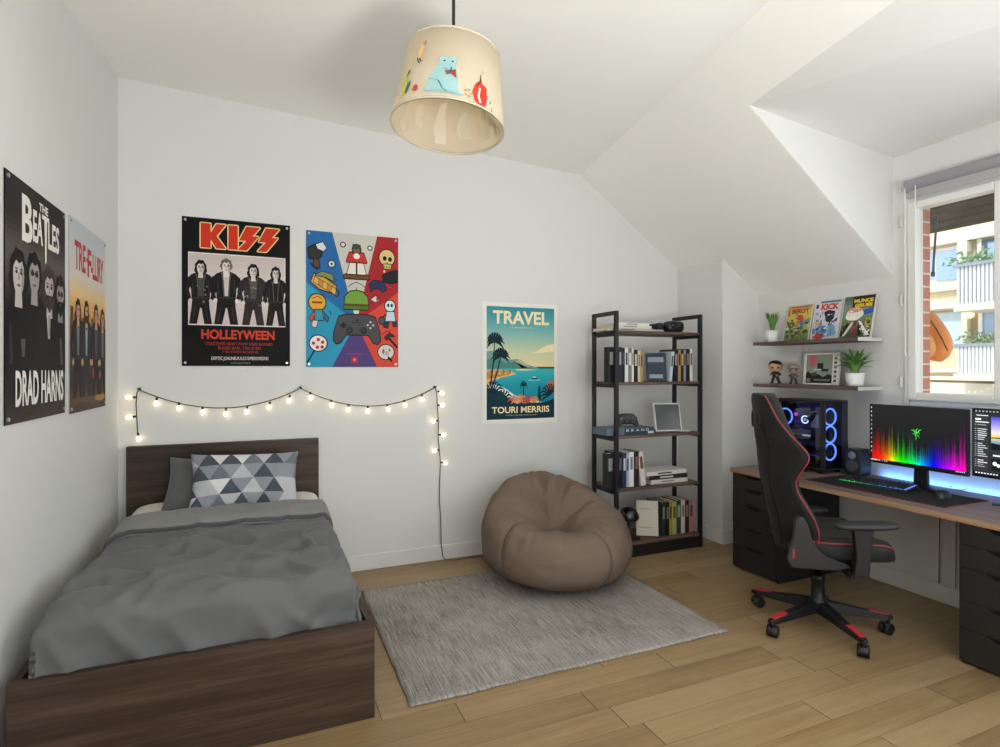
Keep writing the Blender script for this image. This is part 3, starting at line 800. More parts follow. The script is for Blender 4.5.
def draw_game(a):
    B, LB, R, O, V, G = '#2867a2', '#2e94b6', '#a5282d', '#d34b39', '#51407a', '#c6c4ba'
    c = (.53, .335)
    def fan(pts, h): a.poly([c]+pts, h, 1)
    fan([(.27,1),(0,1),(0,.62)], B); fan([(0,.62),(0,0),(.27,0)], LB); fan([(.27,0),(.76,0)], V)
    fan([(.76,0),(1,0),(1,.58)], O); fan([(1,.58),(1,1),(.76,1)], R); fan([(.76,1),(.27,1)], G)
    K = '#1c1a1d'
    def blob(pts, h, d=.009, L=3): outlined(a, pts, h, K, d, L)
    def ob(cx, cy, rx, ry, h, L=3): a.ell(cx, cy, rx+.012, ry+.008, K, L); a.ell(cx, cy, rx, ry, h, L+1)
    # game pad
    pad = [(.34,.375),(.42,.392),(.66,.392),(.74,.375),(.79,.26),(.795,.20),(.765,.175),(.72,.185),(.66,.245),(.42,.245),(.36,.185),(.315,.175),(.285,.20),(.29,.26)]
    blob(pad, '#4b4a4e', .009, 5)
    a.rect(.355,.300,.425,.322,'#2a292c',7); a.rect(.379,.288,.401,.334,'#2a292c',7)
    for dx, dy in ((0,.022),(0,-.022),(.03,0),(-.03,0)): a.ell(.685+dx, .318+dy, .011, .008, '#c9c6bd', 7, 10)
    for x in (.455, .61): a.ell(x, .275, .036, .025, '#232225', 7); a.ell(x, .277, .025, .017, '#3a393d', 8)
    a.rect(.48,.33,.60,.338,'#38373a',7); a.ell(.54,.352,.014,.010,'#2c2b2e',7)
    # cable, burger and meditating figure above
    a.poly([(.508,.40),(.552,.40),(.545,.45),(.515,.45)], '#d7d2c4', 4); a.rect(.527,.43,.533,.60,K,4)
    blob([(.40,.435),(.66,.435),(.665,.46),(.395,.46)], '#4e7a2d', .008, 5); blob([(.40,.475),(.66,.475),(.65,.53),(.60,.565),(.53,.575),(.46,.565),(.41,.53)], '#6f9a3c', .009, 5); a.rect(.40,.462,.66,.476,'#6b3b22',7)
    blob([(.395,.665),(.67,.665),(.675,.685),(.63,.705),(.44,.705),(.39,.685)], '#6d4a2e', .008, 5); blob([(.43,.70),(.635,.70),(.60,.80),(.465,.80)], '#e4dfd3', .008, 6)
    blob([(.42,.79),(.645,.79),(.61,.86),(.455,.86)], '#c5372b', .008, 8); ob(.532,.885,.042,.036,'#7c5a3c',9); a.rect(.487,.89,.577,.925,'#3c4a44',11); a.rect(.523,.69,.541,.79,'#3a332e',9)
    a.ell(.532,.835,.035,.022,'#f0e2d8',11)
    ob(.385,.915,.02,.014,'#ddd9cf'); ob(.68,.905,.018,.012,'#ddd9cf')
    for x, s in ((.47,-1),(.60,1)): a.line([(.53,.64),(x,.62),(x+s*.03,.60)], .006, K, 4)
    # left upper: helmet machine, camera, snack pile
    blob([(.02,.87),(.10,.90),(.17,.88),(.16,.82),(.10,.79),(.03,.80)], '#33302f'); blob([(.10,.90),(.17,.92),(.21,.88),(.18,.855),(.12,.87)], '#d6dadd', .007, 5); blob([(.08,.79),(.13,.79),(.14,.73),(.07,.74)], '#5b4634'); a.line([(.04,.76),(.12,.715)], .012, K, 4)
    ob(.265,.765,.032,.022,'#cdd4d8'); a.ell(.265,.765,.014,.010,'#414b55',5)
    blob([(.05,.625),(.14,.575),(.30,.545),(.315,.60),(.20,.655),(.08,.685)], '#c99a4b')
    for k in range(5): blob([(.08+.045*k,.625-.017*k),(.12+.045*k,.605-.017*k),(.13+.045*k,.645-.017*k),(.09+.045*k,.665-.017*k)], ['#d8ad5c','#b98a3e'][k % 2], .005, 5)
    blob([(.09,.675),(.20,.665),(.29,.635),(.27,.685),(.17,.705)], '#7d8a54', .006, 7); ob(.315,.55,.022,.020,'#2b5e8f')
    # right upper: skull, arm, small pad, tent
    ob(.87,.84,.085,.062,'#d9c07e'); blob([(.83,.79),(.92,.79),(.91,.755),(.84,.755)], '#d0b673', .006, 4); a.ell(.845,.835,.022,.018,K,6); a.ell(.905,.83,.022,.018,K,6); a.poly([(.87,.81),(.885,.79),(.862,.79)],K,6)
    for k in range(4): a.rect(.845+.018*k,.757,.849+.018*k,.78,K,7)
    blob([(.82,.70),(.92,.735),(.99,.745),(.99,.66),(.90,.645),(.84,.66)], '#26272d'); blob([(.67,.625),(.72,.66),(.83,.655),(.87,.60),(.82,.575),(.78,.60),(.72,.60),(.69,.575)], '#2a3556', .007, 5); a.ell(.84,.735,.012,.010,'#cfcfd2',6)
    blob([(.69,.515),(.75,.545),(.79,.515),(.74,.495)], '#d9d5cc', .006, 4); a.poly([(.75,.545),(.79,.515),(.75,.505)], '#a33a34', 6)
    # left lower: round headed robot, spotted ball on a stick
    ob(.115,.475,.085,.060,'#e2a437'); a.rect(.06,.468,.165,.482,'#7a4a16',5); a.line([(.06,.50),(.115,.52),(.165,.50)], .006,'#7a4a16',5)
    blob([(.09,.42),(.16,.42),(.18,.345),(.09,.345)], '#3e92a8', .007, 5); blob([(.03,.36),(.08,.405),(.09,.385),(.05,.335)], '#b8533c', .006, 5); blob([(.17,.41),(.235,.36),(.22,.335),(.165,.38)], '#2c6f86', .006, 5); blob([(.07,.34),(.12,.34),(.10,.29),(.06,.30)], '#d6d0c2', .006, 5); a.line([(.24,.415),(.26,.40),(.25,.385)], .008, K, 4)
    a.line([(.01,.03),(.11,.15)], .014, K, 3); ob(.125,.175,.088,.056,'#ece6dd', 4)
    for dx, dy in ((-.05,.0),(0,.026),(.045,.008),(-.01,-.03),(.04,-.028)): a.ell(.125+dx,.175+dy,.018,.013,'#b52f35',6,10)
    # right lower: robot, axe, ball
    ob(.905,.47,.056,.042,'#c8e0e6'); a.ell(.885,.475,.014,.014,K,5); a.ell(.925,.475,.014,.014,K,5)
    blob([(.87,.425),(.95,.425),(.965,.355),(.855,.355)], '#bcd6de', .007, 4); blob([(.85,.355),(.90,.355),(.88,.30),(.83,.31)], '#33373d', .006, 4); blob([(.93,.355),(.98,.355),(.985,.315),(.94,.315)], '#33373d', .006, 4); ob(.815,.355,.03,.026,'#4c535b'); a.line([(.82,.38),(.90,.43)], .012, K, 4)
    a.line([(.86,.245),(.99,.15)], .02, K, 3); blob([(.84,.225),(.90,.265),(.965,.235),(.90,.235),(.87,.205)], '#3a3436', .005, 4); a.line([(.82,.25),(.86,.275),(.91,.275)], .006, K, 4)
    ob(.86,.115,.088,.055,'#d3cfc9'); a.ell(.83,.12,.014,.02,'#9c5a55',6); a.ell(.87,.105,.022,.02,'#b8aea6',6); a.ell(.90,.13,.014,.012,'#8d8580',6); a.line([(.88,.075),(.93,.045)], .02, K, 6)
    # low emblem
    a.rect(.42,.095,.60,.10,'#7d5a9c',3); a.ell(.51,.055,.04,.03,'#b5324a',3); a.ell(.51,.055,.015,.012,'#f08a6a',4); a.rect(.50,.07,.52,.12,'#8d3a66',3)
poster('poster', 'bright poster with dark game controller amid blue, red and orange rays', (.256,YB,1.427), (.627,0,0), (0,0,.926), '#2c6fb0', draw_game)

def draw_travel(a):
    a.clip = (.055,.038,.955,.965)
    a.rect(.055,.038,.955,.965,'#163a48',1)
    X0, X1 = .055, .955
    a.bands(X0, X1, [(.47,'#e5d6a4'),(.60,'#c5cda8'),(.75,'#7fb3ae'),(.965,'#2d8794')], 26, 2)
    a.poly([(.62,.585),(.72,.60),(.78,.63),(.86,.655),(.955,.665),(.955,.60),(.80,.59)], '#f0dfb4', 3)
    a.poly([(X0,.595),(.12,.60),(.22,.565),(.36,.53),(.46,.535),(.58,.49),(.74,.46),(.80,.445),(X0,.43)], '#6d9a94', 3)
    a.poly([(X0,.53),(.18,.55),(.30,.50),(.42,.515),(.56,.475),(.70,.45),(X0,.41)], '#4d827c', 4)
    a.poly([(.42,.515),(.50,.53),(.62,.47),(.52,.455)], '#a9b9a2', 4)
    a.bands(X0, X1, [(.16,'#157f94'),(.33,'#1f98a8'),(.455,'#3fb0b2')], 12, 5)
    a.poly([(.42,.452),(.60,.452),(.72,.448),(.58,.436),(.45,.44)], '#d9c98c', 6)
    a.poly([(X0,.44),(.18,.45),(.30,.435),(.44,.415),(.38,.40),(.26,.385),(.15,.36),(.09,.32),(X0,.31)], '#dcb173', 7)
    a.poly([(X0,.43),(.16,.435),(.28,.44),(.40,.43),(.34,.405),(.22,.39),(X0,.37)], '#b9803f', 8)
    for k in range(12): a.ell(.09+.026*k, .425+.008*sin(k*2.1), .016, .014, ['#c98d4a','#8f6a33','#d8a765'][k % 3], 9, 8)
    a.poly([(.64,.378),(.72,.378),(.71,.366),(.65,.366)], '#16414d', 7); a.rect(.66,.378,.70,.388,'#e7e0c8',7); a.line([(.60,.358),(.76,.358)],.004,'#bfe0dc',7)
    # white surf and dark shore
    a.poly([(X0,.30),(.14,.33),(.30,.29),(.42,.235),(.60,.205),(.74,.185),(.80,.165),(X0,.12)], '#dfe7dc', 8)
    a.poly([(X0,.29),(.14,.30),(.26,.25),(.36,.20),(.50,.185),(.66,.17),(.80,.17),(.955,.20),(.955,.04),(X0,.04)], '#14323f', 9)
    def frond(cx, cy, n, r, h, L, a0=0, a1=pi, w=.02):
        for k in range(n):
            q = a0 + (a1-a0)*k/(n-1)
            a.line([(cx,cy),(cx+r*.6*cos(q),cy+r*.5*sin(q)+.012),(cx+r*cos(q),cy+r*.62*sin(q)-.012)], [w*.5,w,.003], h, L + .03*k)
    frond(.13,.255,9,.17,'#0f2d38',11); frond(.26,.20,8,.14,'#123a45',11); frond(.90,.235,10,.16,'#0f2d38',11, .3, pi+.5); frond(.94,.29,7,.12,'#c0643f',10,.6,pi+.4)
    for x, y, h in ((.40,.18,'#c25b4b'),(.50,.19,'#d98a5b'),(.60,.175,'#b34d45'),(.68,.17,'#d98a5b'),(.45,.165,'#e2a77a'),(.56,.165,'#c25b4b')): frond(x, y, 7, .085, h, 12, .2, pi-.2, .014)
    for x, yb, yt in ((.53,.18,.315),(.745,.16,.305)): a.line([(x,yb),(x+.005,yt)], .010, '#0d2730', 12)
    frond(.535,.315,7,.055,'#0d2730',12,-.4,pi+.4,.014)
    for k in range(5): a.ell(.748,.20+.024*k,.030-.004*k,.014,'#0f333c',12,8)
    # two palms
    for bx_, by, tx, ty, r in ((.10,.31,.155,.675,.135), (.115,.29,.235,.555,.125)):
        a.line([(bx_,by),((bx_+tx)/2+.01,(by+ty)/2),(tx,ty)], [.022,.016,.012], '#12303a', 13)
        for k in range(9):
            q = -.5 + (pi+1.0)*k/8
            a.line([(tx,ty),(tx+r*.55*cos(q),ty+r*.42*sin(q)+.018),(tx+r*cos(q),ty+r*.55*sin(q)-.022)], [.010,.032,.002], '#112c36', 14 + .03*k)
    a.text('TRAVEL', .135, .822, .88, .932, '#efe2bd', 4, .03)
    a.text('L A NRDVBR C D L A', .36, .79, .65, .802, '#d5d8bd', 4, .0)
    a.text('TOURI MERRIIS', .12, .088, .885, .142, '#f2dfae', 12, .022)
    a.text('MT RINS A UBRUABR NEBTA AE JOREBIA', .30, .062, .72, .074, '#a9b49c', 12, .0)
poster('travel_poster', 'white bordered travel poster of a palm lined turquoise bay', (1.530,YB,.985), (.65,0,0), (0,0,.945), '#e8e6df', draw_travel, pins=False)

Zb, Zt = 1.224, 2.098
def draw_dark(a):
    a.bands(0.0, 1.0, [(0,'#3b2f25'),(.06,'#2c251f'),(.13,'#161414'),(.45,'#171616'),(.6,'#4b4543'),(.72,'#59524f'),(.85,'#241f1e'),(1,'#1d1a19')], 40, 1)
    a.text('THE', .50, .925, .66, .962, '#e9e6e0', 3, .03)
    a.text('B', .23, .755, .395, .95, '#e9e6e0', 3, .03); a.text('EA', .40, .775, .565, .915, '#e9e6e0', 3, .03)
    a.rect(.55,.898,.68,.918,'#e9e6e0',3); a.poly([(.59,.90),(.64,.90),(.63,.71),(.61,.70)],'#e9e6e0',3.3)
    a.text('LES', .66, .775, .875, .905, '#e9e6e0', 3, .03)
    ppl = [(.18,.605,.115,.092,'#1b1616',1.15,False,'#c8c0bb'), (.42,.625,.118,.088,'#141112',.7,False,'#a29a95'), (.68,.59,.118,.092,'#3b322d',.9,True,'#b9afa9'), (.895,.575,.105,.088,'#161313',1.0,True,'#8f8782')]
    for k, (cx, cy, rx, ry, hr, hl, bd, sk) in enumerate(ppl):
        a.poly([(max(.0,cx-.26),cy-.19),(cx-.10,cy-.085),(cx+.10,cy-.085),(min(1,cx+.26),cy-.19),(min(1,cx+.25),.20),(max(0,cx-.25),.20)], ['#131212','#181717','#201e1d','#151414'][k], 3 + .2*k)
    for k, (cx, cy, rx, ry, hr, hl, bd, sk) in enumerate(ppl):
        head(a, cx, cy, rx*.86, ry, 4 + .1*k, sk, hr, hl, bd, k in (1, 3))
    
    a.poly([(.63,.48),(.70,.48),(.69,.36),(.655,.36)], '#c9c4be', 5); a.rect(.668,.37,.68,.47,'#2a2726',6)
    a.poly([(.21,.345),(.28,.345),(.27,.27),(.225,.27)], '#5b5654', 5); a.poly([(.88,.37),(.92,.37),(.95,.24),(.90,.24)], '#5c5653', 5); a.poly([(.05,.40),(.08,.40),(.10,.24),(.06,.24)], '#3b3837', 5)
    a.text('DRAD HARNS', .13, .065, .95, .215, '#efece6', 9, .03)
poster('poster', 'dark left wall poster with four faces above white capital lettering', (XL,2.392,Zb), (0,.615,0), (0,0,Zt-Zb), '#1a1817', draw_dark)
def draw_sunset(a):
    a.bands(0, 1, [(0,'#4a3b33'),(.09,'#5c4431'),(.16,'#3a2d28'),(.42,'#7d5a3c'),(.52,'#d89a4a'),(.62,'#e8c58a'),(.72,'#d5cfc6'),(1,'#b9c2c9')], 40, 1)
    for k in range(11):
        x = .02+.09*k; a.rect(x, .40, x+.07, .46+.06*random.random()+.05*(k in (0,1,9,10)), '#6d4a35', 2)
    a.text('TRE', .12, .745, .40, .895, '#b5382f', 3, .03); a.rect(.42,.815,.46,.835,'#b5382f',3); a.text('F', .45, .735, .56, .89, '#b5382f', 3, .03); a.text('-LLIRY', .55, .735, .93, .88, '#b5382f', 3, .03)
    for k, (cx, yh, hr, hl, bd, coat, sh) in enumerate([(.20,.595,'#2b1d18',1.3,False,'#1e1b1c','#6f7a85'), (.42,.60,'#3a2a20',1.4,True,'#26252a','#8f99a5'), (.70,.60,'#2e2320',.5,False,'#19181a','#4c4a4b'), (.90,.585,'#2a1c17',1.2,False,'#171618','#7a6a62')]):
        standing(a, cx, .075, yh, .28, 4 + .1*k, '#c99a78', hr, coat, sh, hl, beard=bd)
    a.poly([(0,.02),(.3,.05),(.6,.03),(1,.07),(1,0),(0,0)], '#43322a', 3); a.ell(.82,.06,.16,.02,'#a9742f',4); a.ell(.60,.20,.03,.03,'#a0442f',12,8); a.ell(.80,.19,.03,.025,'#a0442f',12,8)
poster('poster', 'smaller left wall poster of four people before an orange sunset', (XL,3.068,1.212), (0,.609,0), (0,0,.898), '#b8c0c6', draw_sunset)

# ================================================================== string lights
CORD = M('#3d3934', .6); BULB = M('#ffe6b4', .4, 0, 4.5); SOCK = M('#23211f', .5)
sl = thing('string_lights', 'warm string of small bulbs pinned along the back wall above the bed', 'string lights', (.217,YB-.02,1.27))
yw = YB - .022
def wp(u, v, y=yw): return at(u, v, 1, y)
def img(x, y): return (100 + x*.38, 370 + y*.38)
N1, N2, N3 = wp(*img(103,52)), wp(*img(528,48)), wp(*img(882,46))
def sag(a, b, mid_uv, n=40):
    m = wp(*img(*mid_uv)); d = (a+b)/2 - m; s = d.z
    return [a + (b-a)*t + Vector((0,0,-4*s*t*(1-t))) for t in [k/n for k in range(n+1)]]
drop = [wp(*img(x, y)) for x, y in ((103,52),(97,60),(95,90),(97,130),(99,165))]
rdrop = [wp(*img(x, y)) for x, y in ((882,46),(886,60),(888,100),(891,140),(890,180),(894,220),(896,245),(894,290),(893,340),(897,400),(898,460),(902,490),(912,502))]
p_end = at(440, 558.5, 1, yw); pf = [at(446,559.5,2,.006), at(455,560,2,.005), at(466,558,2,.005), at(480,556.5,2,.005), at(490,556,2,.005), (1.72,3.93,.005)]
path = drop[::-1] + sag(N1, N2, (320,100))[1:] + sag(N2, N3, (705,95))[1:] + rdrop[1:] + [Vector(p) for p in pf]
q = MB(); q.tube(path, .0033, 6); q.build('cord', CORD, sl)
def mkbulb(p, d):
    d = Vector(d).normalized(); p = Vector(p)
    q = MB(); q.tube([p, p + d*.020], .0065, 10); s = q.build('bulb_socket', SOCK, sl)
    R = d.to_track_quat('Z', 'Y').to_matrix()
    q = MB(); q.ell(p + d*.037, (.012,.012,.017), 0, 12, 8, R); q.build('bulb', BULB, s)
for x, y in ((150,72),(208,85),(270,96),(332,100),(388,95),(448,83),(500,66),(553,58),(608,78),(655,90),(705,94),(755,90),(800,79),(847,64)):
    p = wp(*img(x, y)); mkbulb(p, (random.uniform(-.25,.25), -.15, -1))
for x, y, dx, dz in ((95,72,-1,.0),(95,122,-1,-.1),(100,165,.1,-1),(888,55,.6,-.3),(888,92,1,-.1),(890,133,-1,-.1),(891,170,1,-.1),(893,210,-1,-.1),(896,243,.9,-.2)):
    mkbulb(wp(*img(x, y)), (dx, -.15, dz))
for p in (N1, N2, N3):
    q = MB(); q.cyl((p.x,YB,p.z+.004),(p.x,yw-.008,p.z+.004),.008,10); q.build('wall_hook', SOCK, sl)

# ================================================================== pendant lamp
LC = at(447.5, 129, 1, 1.95)
pl = thing('pendant_lamp', 'cream drum pendant lamp printed with animals hanging from the ceiling', 'pendant lamp', LC, rot=Euler((radians(-2), radians(5.5), 0)))
RB, RT, LH = .206, .170, .275
def shade_mat(name, h):
    m = bpy.data.materials.new(name); m.use_nodes = True; t = m.node_tree; b = t.nodes['Principled BSDF']
    b.inputs['Base Color'].default_value = lin(h); b.inputs['Roughness'].default_value = .8
    tr = t.nodes.new('ShaderNodeBsdfTranslucent'); tr.inputs[0].default_value = lin(h); mx = t.nodes.new('ShaderNodeMixShader'); mx.inputs[0].default_value = .5
    o = t.nodes['Material Output']; t.links.new(b.outputs[0], mx.inputs[1]); t.links.new(tr.outputs[0], mx.inputs[2]); t.links.new(mx.outputs[0], o.inputs[0]); return m
q = MB()
q.lathe([(RB,0),(RT,LH),(RT-.003,LH),(RB-.003,0),(RB,0)], (0,0,0), 72)
q.lathe([(RT-.002,LH-.002),(.02,LH+.004),(.02,LH),(RT-.004,LH-.006)], (0,0,0), 72)
sh = q.build('lamp_shade', shade_mat('shade_cream', '#ece2cc'), pl, world=False)
q = MB(); q.lathe([(RB+.0015,.0),(RB+.0012,.007),(RB-.0045,.007),(RB-.0045,0),(RB+.0015,0)], (0,0,0), 72); q.build('rim_trim', M('#c9bfa8',.6), sh, world=False)
q = MB(); q.lathe([(RT+.0012,LH-.006),(RT+.0012,LH+.001),(RT-.004,LH+.001)], (0,0,0), 72); q.build('rim_trim', M('#c9bfa8',.6), sh, world=False)
TH0 = atan2(-LC.y, -LC.x)                    # direction towards the viewer
def cone_fn(x, y, L):
    """x: metres around from the viewer side (right positive), y: height 0..1"""
    r = RB + (RT-RB)*y + .0009 + L*.0006
    a = TH0 + x/.19
    return Vector((r*cos(a), r*sin(a), y*LH))
a = Art(cone_fn, .8, 0, .1); a.sub = True
# the blue cat-like animal in a bow tie
def A2(pts, h, L=1): a.poly(pts, h, L)
A2([(-.075,.10),(-.066,.30),(-.045,.44),(-.026,.50),(.012,.49),(.024,.34),(.03,.14),(.036,.085),(-.02,.10)], '#8fb3b3'); A2([(-.038,.46),(-.04,.57),(-.026,.555),(.0,.56),(.018,.575),(.018,.47),(.0,.42),(-.02,.42)], '#8fb3b3', 2)
A2([(-.085,.10),(-.07,.085),(.04,.065),(.05,.085),(.0,.11)], '#7fa3a5', 2); A2([(.002,.33),(.022,.28),(.016,.40),(.0,.37),(-.018,.37),(-.01,.31)], '#9b3f2e', 3); A2([(-.006,.34),(.004,.44),(.006,.34)], '#3b5a78', 4)
a.line([(-.066,.26),(-.035,.23),(-.02,.13),(-.005,.09)], .004, '#3f4d50', 3); a.ell(-.022,.50,.004,.012,'#28343a',3,8); a.ell(.006,.50,.004,.012,'#28343a',3,8); a.line([(-.02,.40),(.0,.36),(.02,.39)], .004, '#28343a', 5)
# red fox curled on the right
A2([(.085,.06),(.075,.17),(.085,.28),(.098,.34),(.10,.28),(.112,.32),(.128,.30),(.134,.18),(.128,.06),(.11,-.01),(.10,.02)], '#c5392e'); A2([(.10,.30),(.108,.40),(.112,.32),(.125,.31),(.136,.27),(.12,.25)], '#c5392e', 2); A2([(.095,.14),(.10,.26),(.106,.25),(.10,.14),(.108,.06),(.10,.05)], '#ece2cc', 3); a.line([(.096,.27),(.104,.36),(.106,.43)], .004, '#3d2a25', 4)
# green bird and dark leaf on the left, fawn above, beetle, flower, sprigs
A2([(-.178,.10),(-.17,.40),(-.158,.42),(-.152,.22),(-.165,.12)], '#b8bf4a'); A2([(-.166,.36),(-.158,.44),(-.15,.46),(-.15,.40)], '#4c5a3c', 2); A2([(-.157,.12),(-.152,.24),(-.138,.30),(-.135,.22),(-.145,.13)], '#4f5f63', 2)
A2([(-.128,.60),(-.122,.74),(-.108,.80),(-.102,.76),(-.108,.60),(-.116,.56)], '#d9b184'); A2([(-.112,.76),(-.098,.82),(-.10,.74)], '#b26a4a', 2); a.line([(-.124,.58),(-.12,.53),(-.112,.50)], .005, '#4a3b34', 2); a.line([(-.116,.57),(-.108,.52),(-.10,.52)], .005, '#4a3b34', 2)
A2([(-.126,.14),(-.118,.21),(-.105,.20),(-.10,.13),(-.11,.11)], '#b5574a'); a.ell(-.109,.165,.003,.015,'#3a2b28',2,8)
for k in range(5): q_ = 2*pi*k/5; a.ell(.062+.010*cos(q_), .13+.045*sin(q_), .006, .016, ['#c9a25b','#7fa38a','#c9785b'][k % 3], 1, 8)
A2([(.108,.46),(.116,.52),(.122,.50),(.114,.44)], '#b8ab94'); A2([(.142,.10),(.146,.17),(.152,.13)], '#7d8f78'); A2([(.15,.0),(.152,.08),(.158,.03)], '#6d7f88')
for k in range(16):                          # the print carries on round the far side
    an = .33 + .033*k; yy = .12 + .3*((k*7) % 5)/5
    A2([(an,yy),(an+.018,yy+.12),(an+.03,yy+.05),(an+.02,yy-.06)], ['#8fb3b3','#c5392e','#b8bf4a','#d9b184'][k % 4])
a.mb.build('animal_print', a.mats, sh, world=False, fix=False)
# far side print showing through lit cloth, painted inside in pale colours
g_ = Art(lambda x, y, L: Vector(((RB + (RT-RB)*y - .0042)*cos(TH0 + x/.19), (RB + (RT-RB)*y - .0042)*sin(TH0 + x/.19), y*LH)), .9, 0, .05); g_.sub = True
for k, (x0, y0, w_, h_) in enumerate(((.42,.15,.05,.55),(.50,.2,.07,.4),(.60,.12,.06,.6),(.70,.25,.05,.35),(.78,.1,.04,.5))):
    g_.poly([(x0,y0),(x0+w_*.3,y0+h_*.6),(x0+w_*.2,y0+h_),(x0+w_*.7,y0+h_*.9),(x0+w_,y0+h_*.4),(x0+w_*.8,y0)], ['#d3cab2','#cfc8b4','#d6ccb8'][k % 3])
g_.mb.build('see_through_ghosts', g_.mats, sh, world=False, fix=False)
# cord goes straight up: undo the tilt
Rm = Euler((radians(-2), radians(5.5), 0)).to_matrix()
top = LC + Rm @ Vector((0,0,LH))
q = MB(); q.tube([top - Vector((0,0,.02)), Vector((top.x,top.y,3.10)), ], .006, 10); q.build('cord', M('#141313',.5), pl)
q = MB(); q.lathe([(0,.04),(.045,.035),(.05,0),(0,0)], (top.x,top.y,3.06), 24); q.build('ceiling_rose', M('#1b1a1a',.5), pl)
q = MB(); q.lathe([(.0,.0),(.016,.0),(.018,.03),(.018,.05),(0,.05)], (0,0,LH-.055), 16); q.build('bulb_holder', M('#e6e2d6',.5), pl, world=False)

# ================================================================== rug
def rug_mat():
    t = NT('rug_weave'); (x, y, z), c = t.xyz()
    s1 = t.noise(t.comb(t.math('MULTIPLY', x, 140), t.math('MULTIPLY', y, 6), 0), 1.0, 3, .75)
    s2 = t.noise(t.comb(t.math('MULTIPLY', x, 260), t.math('MULTIPLY', y, 60), 0), 1.0, 2, .7)
    cl = t.noise(c, 2.5, 3, .6)
    f = t.math('ADD', t.math('ADD', t.math('MULTIPLY', s1, .62), t.math('MULTIPLY', s2, .3)), t.math('MULTIPLY', t.math('SUBTRACT', cl, .5), .25))
    col = t.ramp(f, [(.30,'#5f5851'),(.42,'#8c8681'),(.55,'#aaa49f'),(.68,'#c6c1bc')])
    t.bump(t.math('ADD', s1, s2), .5, .004); return t.out(col, .95, .1)
P = []
NX, NY = 70, 60
for i in range(NX+1):
    row = []
    for j in range(NY+1):
        x = .56 + 1.735*i/NX; y = 2.295 + 1.30*j/NY
        k = noise.noise(Vector((x*14, y*14, 0)))*.004
        row.append(Vector((x + k*(i in (0,NX)), y + (k*1.3 + .008*noise.noise(Vector((x*3,1,1))))*(j in (0,NY)), .0105 + .0015*noise.noise(Vector((x*6,y*6,2))))))
    P.append(row)
q = MB(); q.grid(P)
rg = q.build('rug', rug_mat(), None, fix=False); sd = rg.modifiers.new('thickness','SOLIDIFY'); sd.thickness = .009; sd.offset = -1
tag(rg, 'grey beige woven rug on the oak floor beside the bed', 'rug')

# ================================================================== bean bag
def bag_mat():
    t = NT('beanbag_taupe'); (x, y, z), c = t.xyz()
    n = t.noise(c, 150, 2, .7); big = t.noise(c, 5, 3, .6)
    w = t.noise(t.comb(t.math('MULTIPLY', x, 7), t.math('MULTIPLY', y, 7), t.math('MULTIPLY', z, 13)), 1.0, 4, .62)
    col = t.mix(t.math('ADD', t.math('MULTIPLY', n, .6), t.math('MULTIPLY', big, .4)), '#6d5c50', '#7c6c60')
    t.bump(t.math('ADD', t.math('MULTIPLY', n, .06), t.math('MULTIPLY', w, .9)), .42, .02)
    return t.out(col, .85, .2)
BG = bag_mat()
BC = Vector((1.815, 3.345, .0125))
bb = thing('bean_bag', 'taupe bean bag chair on the far edge of the rug', 'bean bag', BC)
FA = atan2(-.93, -.22)                        # the way the seat faces
fd = Vector((cos(FA), sin(FA)))
seams_az = [FA + x for x in (-.98, .46, 1.6, 2.7, -2.9, -1.95)]
def bag(az, v):
    """az azimuth, v 0 bottom .. 1 top centre"""
    rel = (az - FA + pi) % (2*pi) - pi        # 0 = seat front
    back = .5 - .5*cos(rel)                   # 1 at the back
    H = .45 + .29*back**1.1
    ph = -pi/2 + pi*v
    cr = abs(cos(ph))**(.66 if ph < 0 else .58); sz = (abs(sin(ph))**.9)*(1 if ph > 0 else -1)
    R = .512*(1 + .015*cos(2*rel))
    r = R*cr*(1 - .06*max(0, sz)*back)
    z = .23 + (.23 if sz < 0 else H - .23)*sz
    lean = -.02*back*max(0, sz)
    x, y = r*cos(az), r*sin(az)
    x -= fd.x*lean; y -= fd.y*lean
    sh_ = .07*max(0, sz)**1.3*back; x -= .9*sh_; y += .4*sh_
    # the seat hollow
    ox, oy = -fd.y, fd.x
    dx, dy = x - fd.x*.03 + ox*.02, y - fd.y*.03 + oy*.02
    d2 = dx*dx + dy*dy
    up = max(0, sz)
    z -= (.13*exp(-d2/.010) + .15*exp(-d2/.085))*up**1.3
    d = sqrt(d2); aa = atan2(dy, dx)
    for s_, dep, wd in ((.18,.075,.035),(-.62,.060,.035),(.95,.050,.04),(-1.35,.045,.04),(1.75,.028,.05),(-2.3,.03,.05),(2.55,.055,.03),(-2.75,.04,.03)):
        e = (aa - (FA + pi + s_) + pi) % (2*pi) - pi
        m = e*max(d, .05)
        z -= dep*exp(-abs(m/wd)**1.15)*exp(-((d-.17)/.125)**2)*up
        z += .35*dep*exp(-((abs(m)-.07)/.04)**2)*exp(-((d-.17)/.09)**2)*up
    n = .008*noise.noise(Vector((x*7, y*7, z*7))) + .004*noise.noise(Vector((x*16, y*16, z*12))) + .014*up*noise.noise(Vector((aa*3.2, d*3, 2))) + .008*up*noise.noise(Vector((aa*9, d*5, 4))) + .009*exp(-((sz-.62)/.3)**2)*max(0, noise.noise(Vector((az*9, sz*1.6, 8))))
    for s_ in seams_az:
        e = (az - s_ + pi) % (2*pi) - pi
        n -= .011*exp(-(e*.5/.018)**2)*(1 if sz > -.7 else 0)
        n += .006*exp(-(e*.5/.07)**2)*noise.noise(Vector((s_, z*24, 3)))
    nv = Vector((cos(az)*cr, sin(az)*cr, sz)).normalized()
    p = Vector((x, y, z)) + nv*n
    p.z = max(p.z, .0)
    return p
P = []
for i in range(220):
    az = 2*pi*i/220
    P.append([bag(az, j/90) for j in range(91)])
q = MB(); q.grid(P, 0, True)
